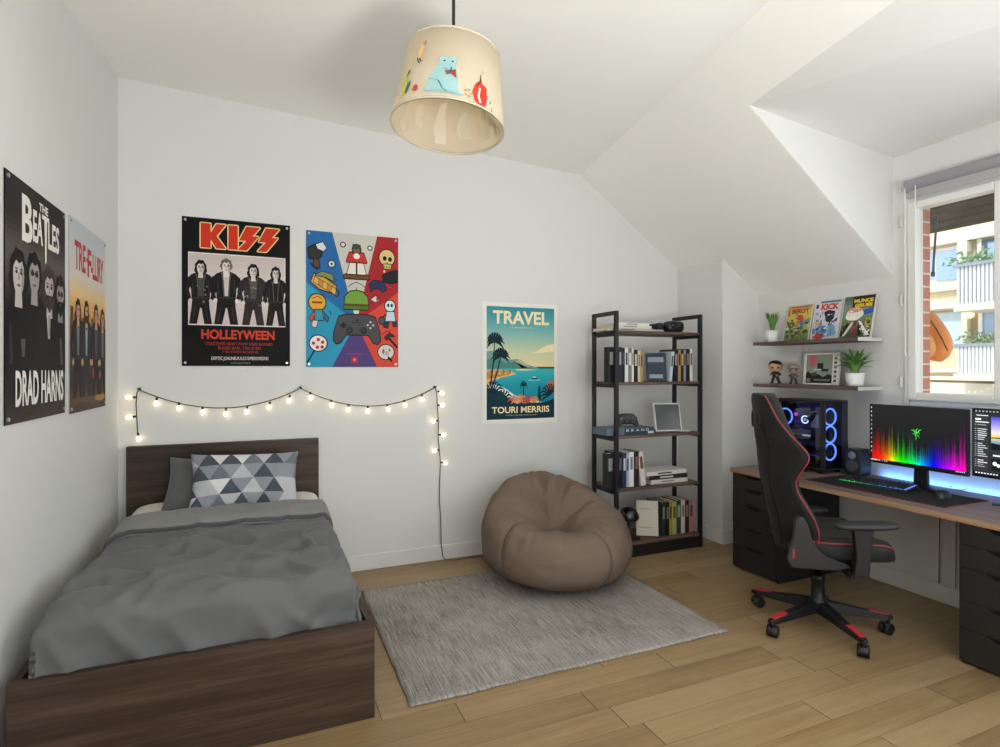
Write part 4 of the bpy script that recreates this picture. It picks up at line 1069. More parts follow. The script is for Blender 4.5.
q.build('cover', BG, bb, world=False, weld=True)
for s_ in seams_az:
    pts = []
    for j in range(14, 74):
        p = bag(s_, j/90); pts.append(p + Vector((cos(s_), sin(s_), .2))*.0015)
    q = MB(); q.tube(pts, .0028, 6); q.build('seam', M('#4d4139',.9), bb, world=False)
# ================================================================== bookcase
KX0, KX1, KY0, KY1 = 2.385, 3.205, 3.47, 3.80
PT = .028
bcs = thing('bookcase', 'tall open bookcase with black metal frame and brown shelves', 'bookcase', ((KX0+KX1)/2, (KY0+KY1)/2, 0))
for x in (KX0, KX1-PT):
    q = MB()
    q.box((x,KY0,0),(x+PT,KY0+PT,1.845)); q.box((x,KY1-PT,0),(x+PT,KY1,1.845)); q.box((x,KY0+PT,1.845-.03),(x+PT,KY1-PT,1.845))
    for z in (.10,.505,.90,1.30,1.685): q.box((x+.004,KY0+PT,z-.028),(x+PT-.004,KY1-PT,z-.002))
    q.build('side_frame', BLACKMETAL, bcs, bevel=.002)
SHZ = (.112, .52, .915, 1.314, 1.70)             # shelf top surfaces
for z in SHZ:
    q = MB(); q.box((KX0+PT+.001,KY0+.006,z-.022),(KX1-PT-.001,KY1-.004,z)); q.build('shelf', SHELFWOOD_X, bcs, bevel=.002)
q = MB(); q.box((KX0+PT,KY0+.01,.0),(KX1-PT,KY0+.022,.085)); q.build('shade_strip', BLACKMETAL, bcs)  # dark strip put in for the shade under the lowest shelf

PAGES = M('#d9d2c1', .8)
def bookmat(h): return M(h, .5, 0, 0, .3)
def book(c, w, h, d, hx, label, group, lean=0, rz=0, flat=False, spine='title', tcol='#d9d4c8', name='book', rx=0):
    """upright book: spine faces -Y; c = bottom centre of the spine face. w thickness, h height, d depth"""
    t = thing(name, label, 'book', c, group=group, rot=Euler((rx, lean, rz)))
    q = MB(); k = .003
    q.box((-w/2,0,0),(w/2,.004,h)); q.box((-w/2,.004,0),(-w/2+k,d,h)); q.box((w/2-k,.004,0),(w/2,d,h))
    q.build('cover', bookmat(hx), t, world=False, bevel=.0012)
    q = MB(); q.box((-w/2+k,.004,.004),(w/2-k,d-.005,h-.004)); q.build('pages', PAGES, t, world=False)
    if spine:
        q = MB()
        q.box((-w*.28,-.0006,h*.50),(w*.28,0,h*.86))
        q.build('spine_print', M(tcol,.6), t, world=False)
    return t
def flatbook(c, w, d, h, hx, label, group, rz=0, tcol='#3a3a3a', name='book'):
    """lying book, spine towards -Y; c = bottom centre of its front"""
    t = thing(name, label, 'book', c, rz, group)
    q = MB(); q.box((-w/2,0,0),(w/2,d,.003)); q.box((-w/2,0,h-.003),(w/2,d,h)); q.box((-w/2,0,.003),(w/2,.004,h-.003)); q.build('cover', bookmat(hx), t, world=False, bevel=.001)
    q = MB(); q.box((-w/2+.004,.004,.003),(w/2-.004,d-.004,h-.003)); q.build('pages', PAGES, t, world=False)
    q = MB(); q.box((-w*.22,-.0006,h*.32),(w*.12,0,h*.68)); q.build('spine_print', M(tcol,.6), t, world=False)
    return t
def ux(u, y=3.5): return at(u, 345, 1, y).x
YS = 3.515
# --- upper middle shelf: an upright row on the left ...
z = SHZ[3]
rows = [(608.5,614.5,'#1d1d20','#8d887f',.262,'black book with pale spine lettering behind the left bookcase post, second shelf'),
 (618.7,622,'#1f2836','#9aa3ad',.262,'dark navy book right beside the left bookcase post, second shelf'),
 (622.2,624.8,'#151517','#55534f',.258,'slim black book between navy and white spines, second shelf'),
 (625,628.2,'#dcdad5','#3a3a3a',.258,'white spined book left of the grey spine, second shelf'),
 (628.4,631.8,'#75777b','#d9d6cf',.256,'grey spined book between two white books, second shelf'),
 (632,633.8,'#e2e0da','#4a4a4a',.258,'thin white book right of the grey spine, second shelf'),
 (634,637.8,'#141315','#b9b2a2',.245,'thick black book before the cream spine, second shelf'),
 (638,640.4,'#cfc3a8','#6a5a40',.240,'cream spined book beside the thick black one, second shelf'),
 (640.6,643,'#a48a62','#3a2f22',.235,'tan book ending the left row, second shelf')]
G = 'books standing on the second bookcase shelf'
for (u0, u1, hx, tc, h, lab) in rows:
    x0, x1 = ux(u0, YS), ux(u1, YS); book(((x0+x1)/2, YS, z), x1-x0, h, .06 if u0 < 610 else .18, hx, lab, G, tcol=tc)
# ... and a leaning group on the right
x0 = ux(648, YS)
t = book((ux(667.5,YS)-.008, YS+.0, z+.004), .022, .225, .15, '#2b3646', 'dark blue book turned cover outward and leaning, second shelf', G, lean=radians(14), rz=radians(60), tcol='#c9d0d8')
q = MB(); q.box((-.0118,.03,.02),(-.0112,.13,.05)); q.box((-.0118,.02,.15),(-.0112,.14,.19)); q.build('cover_print', M('#8d98a6',.6), t, world=False)
for (u0, u1, hx, tc, h, ln, lab) in [(669.2,672,'#b9c6d2','#36465a',.235,6,'pale blue spine leaning beside the dark blue cover, second shelf'),
 (674,678,'#19191b','#8d887f',.252,1,'black spine right of the leaning pale blue book, second shelf'),
 (678.2,680.8,'#a3865c','#2c241a',.250,0,'tan golden spine among black books at the right, second shelf'),
 (681,683.6,'#232224','#c7a35a',.252,0,'charcoal spine beside the tan golden one, second shelf'),
 (683.8,686,'#8b8d90','#2b2b2d',.250,0,'slim grey spine among black books at the right, second shelf'),
 (686.2,689.8,'#17171a','#77736c',.256,0,'wide black spine before the last white one, second shelf'),
 (690,692.6,'#d5d3cd','#55534f',.258,0,'white spine ending the right group, second shelf')]:
    x0, x1 = ux(u0, YS), ux(u1, YS); book(((x0+x1)/2, YS, z+.001), x1-x0, h, .18, hx, lab, G, lean=radians(ln), tcol=tc)
# --- middle shelf: flat box, game pad, framed screen
z = SHZ[2]
gb = thing('game_box', 'flat blue grey box with pale lettering under the black game controller', 'box', ((ux(606,YS)+ux(653.5,YS))/2, YS-.01, z))
w_ = ux(653.5,YS) - ux(606,YS)
q = MB(); q.box((-w_/2,0,0),(w_/2,.19,.052)); q.build('carton', M('#5d6d7c',.5), gb, world=False, bevel=.002)
a = Art(plane_fn((-w_/2,0,0),(w_,0,0),(0,0,.052),.0003,.0004), .6)
a.rect(.36,.05,.98,.95,'#2f4353',1); a.rect(.86,.1,.98,.45,'#c9d2d8',2)
for k, ch in enumerate('BRAND'): a.text(ch, .40+.105*k, .50, .46+.105*k, .85, '#d3dbe0', 2, .02)
a.mb.build('box_print', a.mats, gb, world=False, fix=False)
gp = thing('game_controller', 'black game controller standing on the flat blue grey box', 'game controller', (ux(631.5,YS), YS+.05, z+.0545), rot=Euler((radians(-12),0,radians(-10))))
prof = [(x*1.1, y*1.2) for x, y in [(-.072,.062),(-.05,.082),(-.028,.086),(.028,.086),(.05,.082),(.072,.062),(.082,.025),(.080,.004),(.066,.0),(.054,.008),(.040,.017),(-.040,.017),(-.054,.008),(-.066,.0),(-.080,.004),(-.082,.025)]]
q = MB(); q.prism(prof, (0,-.014,0), (1,0,0), (0,0,1), (0,.028,0)); q.build('shell', M('#1f2023',.45), gp, world=False, bevel=.008, seg=3)
for sx in (-1, 1):
    q = MB(); q.lathe([(0,-.030),(.011,-.030),(.012,-.026),(.007,-.022),(.007,-.012),(0,-.012)], (sx*.026,0,.040), 16, axis='Y'); q.build('thumbstick', M('#2c2d31',.6), gp, world=False)
q = MB()
for dx, dz in ((0,.011),(0,-.011),(.011,0),(-.011,0)): q.lathe([(0,-.018),(.0045,-.018),(.0045,-.013)], (.050+dx,0,.062+dz), 10, axis='Y')
q.box((-.062,-.0175,.0585),(-.038,-.013,.0655)); q.box((-.0535,-.0175,.050),(-.0465,-.013,.074)); q.build('buttons', M('#6d7076',.5), gp, world=False)
q = MB(); q.box((-.020,-.0155,.058),(.020,-.013,.078)); q.build('touch_pad', M('#33353a',.5), gp, world=False)
xs0, xs1 = ux(653,3.62), ux(677.5,3.62)
tf = thing('tablet', 'white framed dark tablet propped upright on the middle bookcase shelf', 'tablet', ((xs0+xs1)/2, 3.575, z+.002), rot=Euler((radians(-14),0,radians(-14))))
tw, th_ = (xs1-xs0)*.92, .228
q = MB(); q.box((-tw/2,-.004,0),(tw/2,.006,th_)); q.build('frame', M('#dad9d6',.4), tf, world=False, bevel=.004)
q = MB(); q.box((-tw/2+.010,-.0052,.011),(tw/2-.010,-.004,th_-.011)); q.build('screen', M('#35373a',.18,0,0,.5), tf, world=False)
q = MB(); q.tube([(0,.006,.15),(0,.09,.025)], .004, 8); q.build('prop', M('#bdbcb8',.5), tf, world=False)
cr = thing('charging_pad', 'small flat white tray beside the tablet at the shelf end', 'tray', (ux(687,YS), 3.56, z+.0005))
q = MB(); q.lathe([(0,0),(.055,0),(.06,.004),(.06,.010),(.052,.008),(0,.007)], (0,0,0), 28); q.build('dish', M('#cfcdc8',.4), cr, world=False)
# --- fourth shelf
z = SHZ[1]; G = 'books standing on the fourth bookcase shelf'
for (u0, u1, hx, tc, h, ln, lab) in [(607,614,'#26282b','#8b8f93',.262,0,'broad charcoal book left of the post, fourth shelf'),
 (618.5,622.5,'#17181b','#5d6066',.262,0,'black spine right of the post, fourth shelf'),
 (622.8,626.3,'#2c3b58','#c9d0dc',.255,0,'navy blue spine with white marks, fourth shelf'),
 (626.6,629,'#aab6c6','#2b3446',.25,0,'pale blue slim spine, fourth shelf'),
 (629.3,633.8,'#dfe1e4','#7b828c',.262,0,'wide white spine in the middle, fourth shelf'),
 (634.2,638.6,'#2b2526','#9a5b4e',.262,1,'dark maroon spine right of the white one, fourth shelf'),
 (641.3,646.2,'#d9d3ca','#6d4a40',.262,-7,'off white book leaning left against the dark maroon one, fourth shelf')]:
    x0, x1 = ux(u0, YS), ux(u1, YS); book(((x0+x1)/2, YS, z+.001), x1-x0, h, .06 if u0 < 610 else .19, hx, lab, G, lean=radians(ln), tcol=tc)
zz = z + .0005
for (u0, u1, h, hx, tc, lab, rz) in [(651.5,688,.032,'#d8d6d0','#8d8a84','thick pale book at the bottom of the flat stack, fourth shelf',.0),
 (650,687.5,.034,'#2b2b2d','#d9d7d2','black spined book in the middle of the flat stack, fourth shelf',-.02),
 (646.5,687.5,.030,'#dedcd6','#3a3a3a','pale book on top of the flat stack, fourth shelf',.03)]:
    x0, x1 = ux(u0, YS), ux(u1, YS); flatbook(((x0+x1)/2, YS+.005, zz), x1-x0, .20, h, hx, lab, 'flat stack on the fourth bookcase shelf', rz, tc); zz += h + .0006
# --- bottom shelf
z = SHZ[0]; G = 'books standing on the bottom bookcase shelf'
lp = thing('mushroom_lamp', 'small black mushroom shaped lamp on the bottom shelf behind the bean bag', 'lamp', (ux(628.5,3.56), 3.56, z))
q = MB(); q.box((-.075,-.05,0),(.075,.05,.022)); q.build('base', BLACKPL, lp, world=False, bevel=.006)
q = MB(); q.tube([(0,0,.02),(0,0,.155)], .013, 16); q.build('stem', BLACKPL, lp, world=False)
q = MB(); q.lathe([(0,.245),(.03,.241),(.06,.222),(.078,.190),(.082,.165),(.07,.150),(.03,.150),(0,.150)], (0,0,0), 32); q.build('dome', M('#1d1f21',.16,0,0,.6), lp, world=False)
t = book((ux(661.5,YS)-.030, YS+.0, z+.006), .028, .265, .165, '#cfc8ba', 'large cream book turned cover outward and leaning, bottom shelf', G, lean=radians(9), rz=radians(57), tcol='#8d867a')
q = MB(); q.box((-.0158,.05,.06),(-.0152,.15,.066)); q.box((-.0158,.06,.20),(-.0152,.14,.206)); q.build('cover_print', M('#9a9386',.6), t, world=False)
for (u0, u1, hx, tc, h, lab) in [(662,665.5,'#23302f','#7d8a80',.262,'dark green spine beside the leaning cream book, bottom shelf'),
 (666,669.2,'#18191a','#77756f',.258,'black spine right of the dark green one, bottom shelf'),
 (669.5,672.2,'#9a8a3a','#3d3617',.258,'olive yellow spine, bottom shelf'),
 (672.5,676.5,'#a7a55a','#4d4c22',.256,'yellow green spine, bottom shelf'),
 (676.8,681,'#2b3d40','#8aa0a0',.262,'dark teal spine, bottom shelf'),
 (681.3,685,'#c9b9b0','#7b5e55',.262,'pale pinkish spine, bottom shelf'),
 (685.3,689,'#232426','#7b7873',.256,'charcoal spine left of the pink one, bottom shelf'),
 (689.3,693.2,'#b5766a','#5a3128',.252,'dusty pink spine at the right end, bottom shelf')]:
    x0, x1 = ux(u0, YS), ux(u1, YS); book(((x0+x1)/2, YS, z+.001), x1-x0, h, .19, hx, lab, G, tcol=tc)
# --- top
z = SHZ[4]; zz = z + .0005
for (u0, u1, h, hx, tc, lab, rz) in [(607.5,652,.022,'#bdb8ad','#6d6a64','lowest pale grey book of the stack on the bookcase top',.0),
 (613,652,.020,'#d6d2c8','#8a877f','middle cream book of the stack on the bookcase top',-.015),
 (618,650,.018,'#e0ded8','#55534f','topmost white book of the stack on the bookcase top',.02)]:
    x0, x1 = ux(u0, YS), ux(u1, YS); flatbook(((x0+x1)/2, YS+.005, zz), x1-x0, .20, h, hx, lab, 'flat books on top of the bookcase', rz, tc); zz += h + .0006
vr = thing('headset', 'black goggle headset with strap lying on top of the bookcase', 'headset', (ux(675,3.56), 3.58, z+.001))
q = MB(); P = []
for i in range(28):
    row = []
    for j in range(13):
        a_, b_ = 2*pi*i/28, -pi/2 + pi*j/12
        def sp(v, e): return (abs(v)**e)*(1 if v >= 0 else -1)
        row.append(Vector((.085*sp(cos(b_),.6)*sp(cos(a_),.6), .052*sp(cos(b_),.6)*sp(sin(a_),.6), .048 + .047*sp(sin(b_),.6))))
    P.append(row)
q.grid(P, 0, True); q.build('visor', M('#1c1e22',.3), vr, world=False)
q = MB(); q.tube([(-.08,.02,.055),(-.125,.05,.058),(-.145,.11,.056),(-.10,.16,.054),(0,.18,.054),(.10,.16,.054),(.145,.11,.056),(.125,.05,.058),(.08,.02,.055)], .016, 10); q.build('strap', M('#23252b',.6), vr, world=False)
q = MB(); q.box((-.125,.02,.030),(-.082,.06,.078)); q.box((.082,.02,.030),(.125,.06,.078)); q.build('side_arm', M('#2a2d33',.5), vr, world=False, bevel=.006)
q = MB(); q.lathe([(0,-.056),(.016,-.056),(.018,-.048)], (-.04,0,.052), 16, axis='Y'); q.lathe([(0,-.056),(.016,-.056),(.018,-.048)], (.04,0,.052), 16, axis='Y'); q.build('front_sensor', M('#0f1012',.15), vr, world=False)
# ================================================================== desk
DX, DZ = 3.08, .708                        # front edge, top
wt = thing('worktop', 'long brown wooden desk top along the window wall', 'worktop', (DX, 2.1, DZ))
q = MB(); q.box((DX,.75,DZ-.032),(XR-.045,3.06,DZ)); q.build('board', DESKWOOD, wt, bevel=.003)
q = MB(); q.box((DX-.0015,.75,DZ-.030),(DX-.0002,3.06,DZ-.002)); q.build('front_edge_band', wood('edge_band','#8b6c52','#a08065','#b29478',1,22), wt)
def drawer_unit(y0, y1, label):
    u = thing('drawer_unit', label, 'drawer unit', (DX+.3, (y0+y1)/2, 0), group='black drawer units under the desk')
    x0, x1, zt = DX+.012, 3.70, DZ-.033
    q = MB(); q.box((x0+.018,y0,.0),(x1,y0+.016,zt)); q.box((x0+.018,y1-.016,.0),(x1,y1,zt)); q.box((x0+.018,y0+.016,zt-.016),(x1,y1-.016,zt)); q.box((x1-.006,y0+.016,.02),(x1,y1-.016,zt-.016)); q.box((x0+.03,y0+.016,.02),(x1-.006,y1-.016,.032))
    q.build('body', DRAWERMAT, u, bevel=.002)
    zs = [zt-.002, .573, .462, .304, .172, .012]
    for k in range(5):
        a, b = zs[k+1]+.0025, zs[k]-.0005
        w = y1-y0-.004; c = w/2; hw = .075
        # front with a scooped finger pull in its top edge
        prof = [(0,0),(w,0),(w,b-a),(c+hw,b-a),(c+hw-.030,b-a-.020),(c-hw+.030,b-a-.020),(c-hw,b-a),(0,b-a)]
        q = MB(); q.prism(prof, (x0,y0+.002,a), (0,1,0), (0,0,1), (.017,0,0)); d = q.build('drawer', DRAWERMAT, u, bevel=.0012)
        q = MB(); q.box((x0+.0175,y0+.002+c-hw-.005,b-.024),(x0+.024,y0+.002+c+hw+.005,b)); q.build('finger_pull', M('#070707',.8), d)
    return u
drawer_unit(2.68, 3.05, 'black five drawer unit under the far end of the desk behind the chair')
drawer_unit(1.255, 1.632, 'black five drawer unit at the right picture edge under the near desk end')
# cable channels on the wall under the desk
for (u, lab) in ((937, 'left of two white cable channels on the wall under the desk'), (953.5, 'white cable channel next to the near drawer unit under the desk')):
    p = at(u, 540, 0, XR-.01); t = thing('cable_channel', lab, 'cable channel', (XR, p.y, .11), group='cable channels under the desk')
    q = MB(); q.box((XR-.016,p.y-.014,.11),(XR-.001,p.y+.014,.66)); q.build('channel', W_TRIM, t, bevel=.003)
    q = MB(); q.tube([(XR-.020,p.y-.018,.66),(XR-.020,p.y-.019,.4),(XR-.022,p.y-.016,.115)], .0022, 6); q.build('cable', M('#77756f',.6), t)

# desk mat
MAT = [at(u, v, 2, DZ+.003) for u, v in ((812.5,480),(963,506),(992,499))]
mx0, mx1, my0, my1 = 3.17, 3.56, 1.74, 2.53
dm = thing('desk_mat', 'dark grey desk mat with red edge under keyboard and mouse', 'desk mat', (3.36, 2.1, DZ))
q = MB(); q.box((mx0,my0,DZ+.0003),(mx1,my1,DZ+.0035)); q.build('cloth', fabric('mat_cloth','#1d1e20','#26272a',500,.9,.1,0), dm, bevel=.001)
q = MB(); q.tube([(mx0,my0,DZ+.0025),(mx1,my0,DZ+.0025),(mx1,my1,DZ+.0025),(mx0,my1,DZ+.0025)], .0022, 6, closed=True); q.build('stitched_edge', M('#7c2c30',.7), dm)
# keyboard
kb0, kb1 = at(837,482.5,2,DZ), at(907,494,2,DZ)      # front left, front right
kb0.z = kb1.z = 0; kx = (kb1-kb0); KL = kx.length; kx.normalize(); kyv = Vector((0,0,1)).cross(kx); KD = .160
kb = thing('keyboard', 'black mechanical keyboard with green and blue lit keys on the desk mat', 'keyboard', (kb0.x, kb0.y, DZ+.0036), rz=atan2(kx.y, kx.x))
tl = radians(4)
q = MB(); q.prism([(0,0),(KD,0),(KD,.026),(0,.015)], (0,0,0), (0,1,0), (0,0,1), (KL,0,0)); q.build('case', M('#131418',.4), kb, world=False, bevel=.003)
q = MB(); q.box((.006,.0065-.008,.004),(KL-.006,-.0004,.010)); q.build('front_glow_strip', M('#2c333b',.5,0,.06), kb, world=False)
KC = [M('#17181c',.4)]
glow = [('#35d24a',1.2),('#2fae7a',.8),('#3a86c9',.8),('#5a74d8',.9)]
n_row, n_col = 6, 16
q = MB(); 
for r in range(n_row): 
    for c in range(n_col):
        pass
for c0, (hx, e) in enumerate(glow):
    q = MB(); xa, xb = .010 + (KL-.02)*c0/4, .010 + (KL-.02)*(c0+1)/4
    q.add([(xa,.008,.0165),(xb,.008,.0165),(xb,KD-.008,.0265),(xa,KD-.008,.0265)], [(0,1,2,3)]); q.build('backlight', M(hx,.5,0,e*1.8), kb, world=False)
first = None; cnt = 0
for r in range(n_row):
    y = .012 + (KD-.024)*r/n_row; kd = (KD-.024)/n_row*.70; zz = .0155 + .011*(y/KD)
    x = .012; wlist = [1]*16 if r > 0 else [1.3,1.2,1.2,6,1.2,1.2,1.3,1,1]
    if r == 1: wlist = [2.2]+[1]*10+[2]+[1]*2
    if r == 2: wlist = [1.7]+[1]*11+[2.3]+[1]
    tot = sum(wlist); un = (KL-.024)/tot
    for wv in wlist:
        q = MB(); w_ = un*wv - un*.26
        b0 = [(x,y,zz),(x+w_,y,zz),(x+w_,y+kd,zz+.002),(x,y+kd,zz+.002)]
        t0 = [(x+.0015,y+.0015,zz+.0085),(x+w_-.0015,y+.0015,zz+.0085),(x+w_-.0015,y+kd-.001,zz+.0105),(x+.0015,y+kd-.001,zz+.0105)]
        q.add(b0+t0, [(4,5,6,7),(0,1,5,4),(1,2,6,5),(2,3,7,6),(3,0,4,7)])
        if cnt < 88: q.build('key', KC[0], kb, world=False)
        cnt += 1; x += un*wv
# mouse
mo = thing('mouse', 'black computer mouse at the right end of the desk mat', 'mouse', (3.43, 1.885, DZ+.0036), rz=radians(-82))
P = []
for i in range(28):
    row = []
    for j in range(11):
        a_, b_ = 2*pi*i/28, (pi/2)*j/10
        x_, y_ = .062*cos(b_)**.55*cos(a_), .034*cos(b_)**.55*sin(a_)*(1 - .15*cos(a_))
        row.append(Vector((y_, x_, .040*sin(b_)**.9*(1-.35*max(0, cos(a_))*cos(b_)))))
    P.append(row)
q = MB(); q.grid(P, 0, True); q.build('shell', M('#232427',.35), mo, world=False)
q = MB(); q.tube([(0,.030,.033),(0,.046,.024)], .005, 10); q.build('scroll_wheel', M('#4d5056',.4), mo, world=False)
# small puck near the tower
pk = thing('coaster', 'small dark disc on the desk in front of the computer tower', 'disc', (3.40, 2.80, DZ+.0004))
pk.location = at(807, 471.2, 2, DZ) + Vector((0,0,.0004))
q = MB(); q.lathe([(0,0),(.032,0),(.034,.003),(.034,.009),(.031,.012),(0,.012)], (0,0,0), 28); q.build('disc', M('#1f2024',.4), pk, world=False)
# loose cable on the desk right
cb = MB(); cb.tube([at(950,487,2,DZ+.004), at(956,485.5,2,DZ+.004), at(964,487.5,2,DZ+.006), at(970,488.5,2,DZ+.004), at(962,490,2,DZ+.004), at(953,489,2,DZ+.004)], .0022, 6)
o = cb.build('cable', M('#3d4450',.6), None); tag(o, 'thin dark cable looped on the desk between the two monitors', 'cable')

# ------------------------------------------------------------------ monitors
def screen_fn(o, ux_, uy_): return plane_fn(o, ux_, uy_, .00006, .0003)
def monitor(name, label, x, y0, y1, z0, z1, draw, stand_y, tilt=0):
    """screen faces -X; y0 is the far (left) edge, y1 the near (right) edge"""
    t = thing(name, label, 'monitor', (x, stand_y, DZ), group=None)
    q = MB(); q.box((x,y1,z0),(x+.022,y0,z1)); p = q.build('casing', BLACKPL, t, bevel=.003)
    q = MB(); q.box((x+.022,y1+.12,z0+.05),(x+.045,y0-.12,z1-.08)); q.build('rear_bulge', BLACKPL, t, bevel=.008)
    b = .006
    a = Art(screen_fn((x, y0-b, z0+.014), (0,-(y0-y1)+2*b,0), (0,0,z1-z0-.014-b)), .25, .85, .0)
    draw(a); a.build('screen', t)
    q = MB(); q.box((x-.0012,y1+.004,z0+.001),(x,y0-.004,z0+.0135)); q.build('bezel', M('#0d0d10',.35), t)
    # neck and two splayed feet
    q = MB(); q.prism([(-.040,DZ+.012),(.040,DZ+.012),(.030,z0+.10),(-.030,z0+.10)], (x+.046,stand_y,0), (0,1,0), (0,0,1), (.026,0,0)); q.build('neck', BLACKPL, t, bevel=.004)
    for s_ in (1, -1):
        q = MB(); A = Vector((x+.075, stand_y, DZ+.009)); Bp = Vector((x-.025, stand_y + s_*.165, DZ+.0065))
        d = (Bp-A); L_ = d.length; d.normalize(); sd_ = Vector((-d.y, d.x, 0))
        q.add([A-sd_*.022-Vector((0,0,.0085)), A+sd_*.022-Vector((0,0,.0085)), Bp+sd_*.011-Vector((0,0,.0055)), Bp-sd_*.011-Vector((0,0,.0055)),
               A-sd_*.020+Vector((0,0,.012)), A+sd_*.020+Vector((0,0,.012)), Bp+sd_*.009+Vector((0,0,.004)), Bp-sd_*.009+Vector((0,0,.004))],
              [(0,1,2,3),(4,5,6,7),(0,1,5,4),(1,2,6,5),(2,3,7,6),(3,0,4,7)]); q.build('foot', BLACKPL, t, bevel=.002)
    return t
def hsv(h, s, v):
    import colorsys; r, g, b = colorsys.hsv_to_rgb(h % 1, s, v); return '#%02x%02x%02x' % (int(r*255), int(g*255), int(b*255))
def mixh(c0, c1, f): return '#' + ''.join('%02x' % round(int(c0[1+2*i:3+2*i],16)*(1-f) + int(c1[1+2*i:3+2*i],16)*f) for i in range(3))
def draw_spectrum(a):
    BGc = '#1b1b1c'
    a.bands(0, 1, [(0,'#161616'),(.45,'#1d1d1d'),(1,'#222224')], 10, 1)
    rs = random.Random(3); N = 96
    for k in range(N):
        x0, x1 = .025 + .97*k/N, .025 + .97*(k+1)/N
        xm = (x0+x1)/2
        hue = [(0,.0),(.12,.02),(.22,.11),(.33,.30),(.48,.40),(.56,.53),(.66,.64),(.78,.76),(.9,.85),(1,.89)]
        for (p, h0), (q_, h1) in zip(hue, hue[1:]):
            if p <= xm <= q_: hh = h0 + (h1-h0)*(xm-p)/(q_-p)
        env = .36 + .50*abs(xm-.5)**1.0 * (1.25 if xm < .5 else 1.35)
        top = env*(.55 + .6*rs.random()**1.3) + (.16 if rs.random() < .16 else 0)
        top = min(top, .93)
        col = hsv(hh, .97, .93)
        n = 14
        for j in range(n):
            f = j/n; br = (1-f)**1.25*(.95 - .12*rs.random())
            a.rect(x0, .03 + (top-.03)*j/n, x1, .03 + (top-.03)*(j+1)/n, mixh(BGc, col, max(.05, round(br*14)/14)), 2)
    # green three-headed emblem
    G_ = '#3fc24a'; cx, cy = .512, .55
    def st(pts, w): a.line([(cx+x*.058, cy+y*.105) for x, y in pts], w, G_, 4, .56)
    st([(-.1,-1.0),(.05,-.6),(-.15,-.2),(.1,.15),(.0,.55),(.25,.95)], [.003,.006,.009,.011,.008,.003]); st([(-.95,.55),(-.55,.60),(-.25,.30),(.05,.1)], [.002,.010,.010,.008])
    a.clip = None
    st([(.95,.75),(.55,.65),(.35,.35),(.15,.1)], [.002,.010,.010,.007]); st([(-.7,-.1),(-.35,.05),(-.1,-.05)], [.002,.006,.006]); st([(.65,-.05),(.5,.25),(.2,.2)], [.002,.006,.006]); st([(-.3,.75),(-.1,.45),(0,.2)], [.002,.006,.006]); st([(.55,-.6),(.35,-.25),(.1,-.2)], [.002,.006,.006])
    for k, y in enumerate((.96,.885,.81,.73,.65,.57,.49,.41,.33,.25,.17)):
        h_ = '#d9dde0' if k in (0,1,2,5,9) else '#8f9499'
        a.rect(.010, y-.018, .020, y+.012, h_, 5)
    a.rect(0,0,1,.032,'#17181b',5)
    for k in range(9): a.rect(.01+.022*k, .006, .022+.022*k, .026, ['#c9ccd0','#6f757c','#3d7fc0','#c9a13d'][k % 4], 6)
    a.rect(.012,.006,.085,.026,'#b9bdc2',7)
    for k in range(5): a.rect(.90+.018*k, .008, .912+.018*k, .024, '#b5b9be', 6)
monitor('monitor', 'monitor with rainbow spectrum on a dark screen and green emblem', 3.50, 2.338, 1.803, .832, 1.196, draw_spectrum, 2.07)
def draw_editor(a):
    rs = random.Random(5)
    a.rect(0,0,1,1,'#2a2b2d',1); a.rect(0,.95,1,1,'#1d1e20',2); a.rect(0,0,1,.05,'#17181b',2); a.rect(.0,.05,.135,.95,'#303134',2)
    for k in range(12): a.rect(.02+.03*k, .965, .036+.03*k, .985, '#8f9499', 3)
    a.rect(.03,.905,.13,.917,'#d9dcdf',3); a.rect(.02,.84,.07,.865,'#e6e8ea',3); a.rect(.02,.80,.14,.818,'#c9ccd0',3)
    y = .76
    while y > .10:
        if rs.random() < .9:
            a.rect(.015, y, .03, y+.012, '#7d8287', 3); a.rect(.04, y, .04+.085*(.4+.6*rs.random()), y+.012, rs.choice(['#b9bdc2','#d5d8da','#8f9499']), 3)
        y -= .032
    a.rect(.135,.05,.14,.95,'#1b1c1e',3)
    a.bands(.155,.80,[(.42,'#1b2a3a'),(.50,'#5d7f9a'),(.56,'#b9b08a'),(.60,'#d5b25b'),(.66,'#c9c2d9'),(.80,'#7d74c9'),(.90,'#3b3fa8')], 30, 3)
    a.poly([(.155,.50),(.34,.46),(.46,.44),(.80,.42),(.80,.40),(.155,.40)], '#15181c', 4); a.poly([(.155,.585),(.34,.60),(.5,.578),(.8,.60),(.8,.57),(.155,.57)], '#3d4b2f', 4)
    for k in range(5): a.rect(.17+.09*k,.30,.23+.09*k,.325,'#c9ccd0',3)
    a.rect(.155,.08,.80,.26,'#18191b',3); a.ell(.185,.19,.018,.03,'#e6e8ea',4,12); a.ell(.215,.165,.016,.026,'#d5d8da',4,12); a.rect(.27,.10,.33,.12,'#e6e8ea',4); a.rect(.82,.08,.98,.93,'#303134',3)
    for k in range(18): a.rect(.84, .88-.042*k, .84+.12*(.4+.6*rs.random()), .892-.042*k, '#9ba0a5', 4)
    for k in range(8): a.rect(.02+.025*k,.015,.036+.025*k,.035,'#c9ccd0',3)
monitor('monitor', 'monitor showing a dark photo editing window, cut by the right picture edge', 3.50, 1.786, 1.251, .842, 1.206, draw_editor, 1.52)
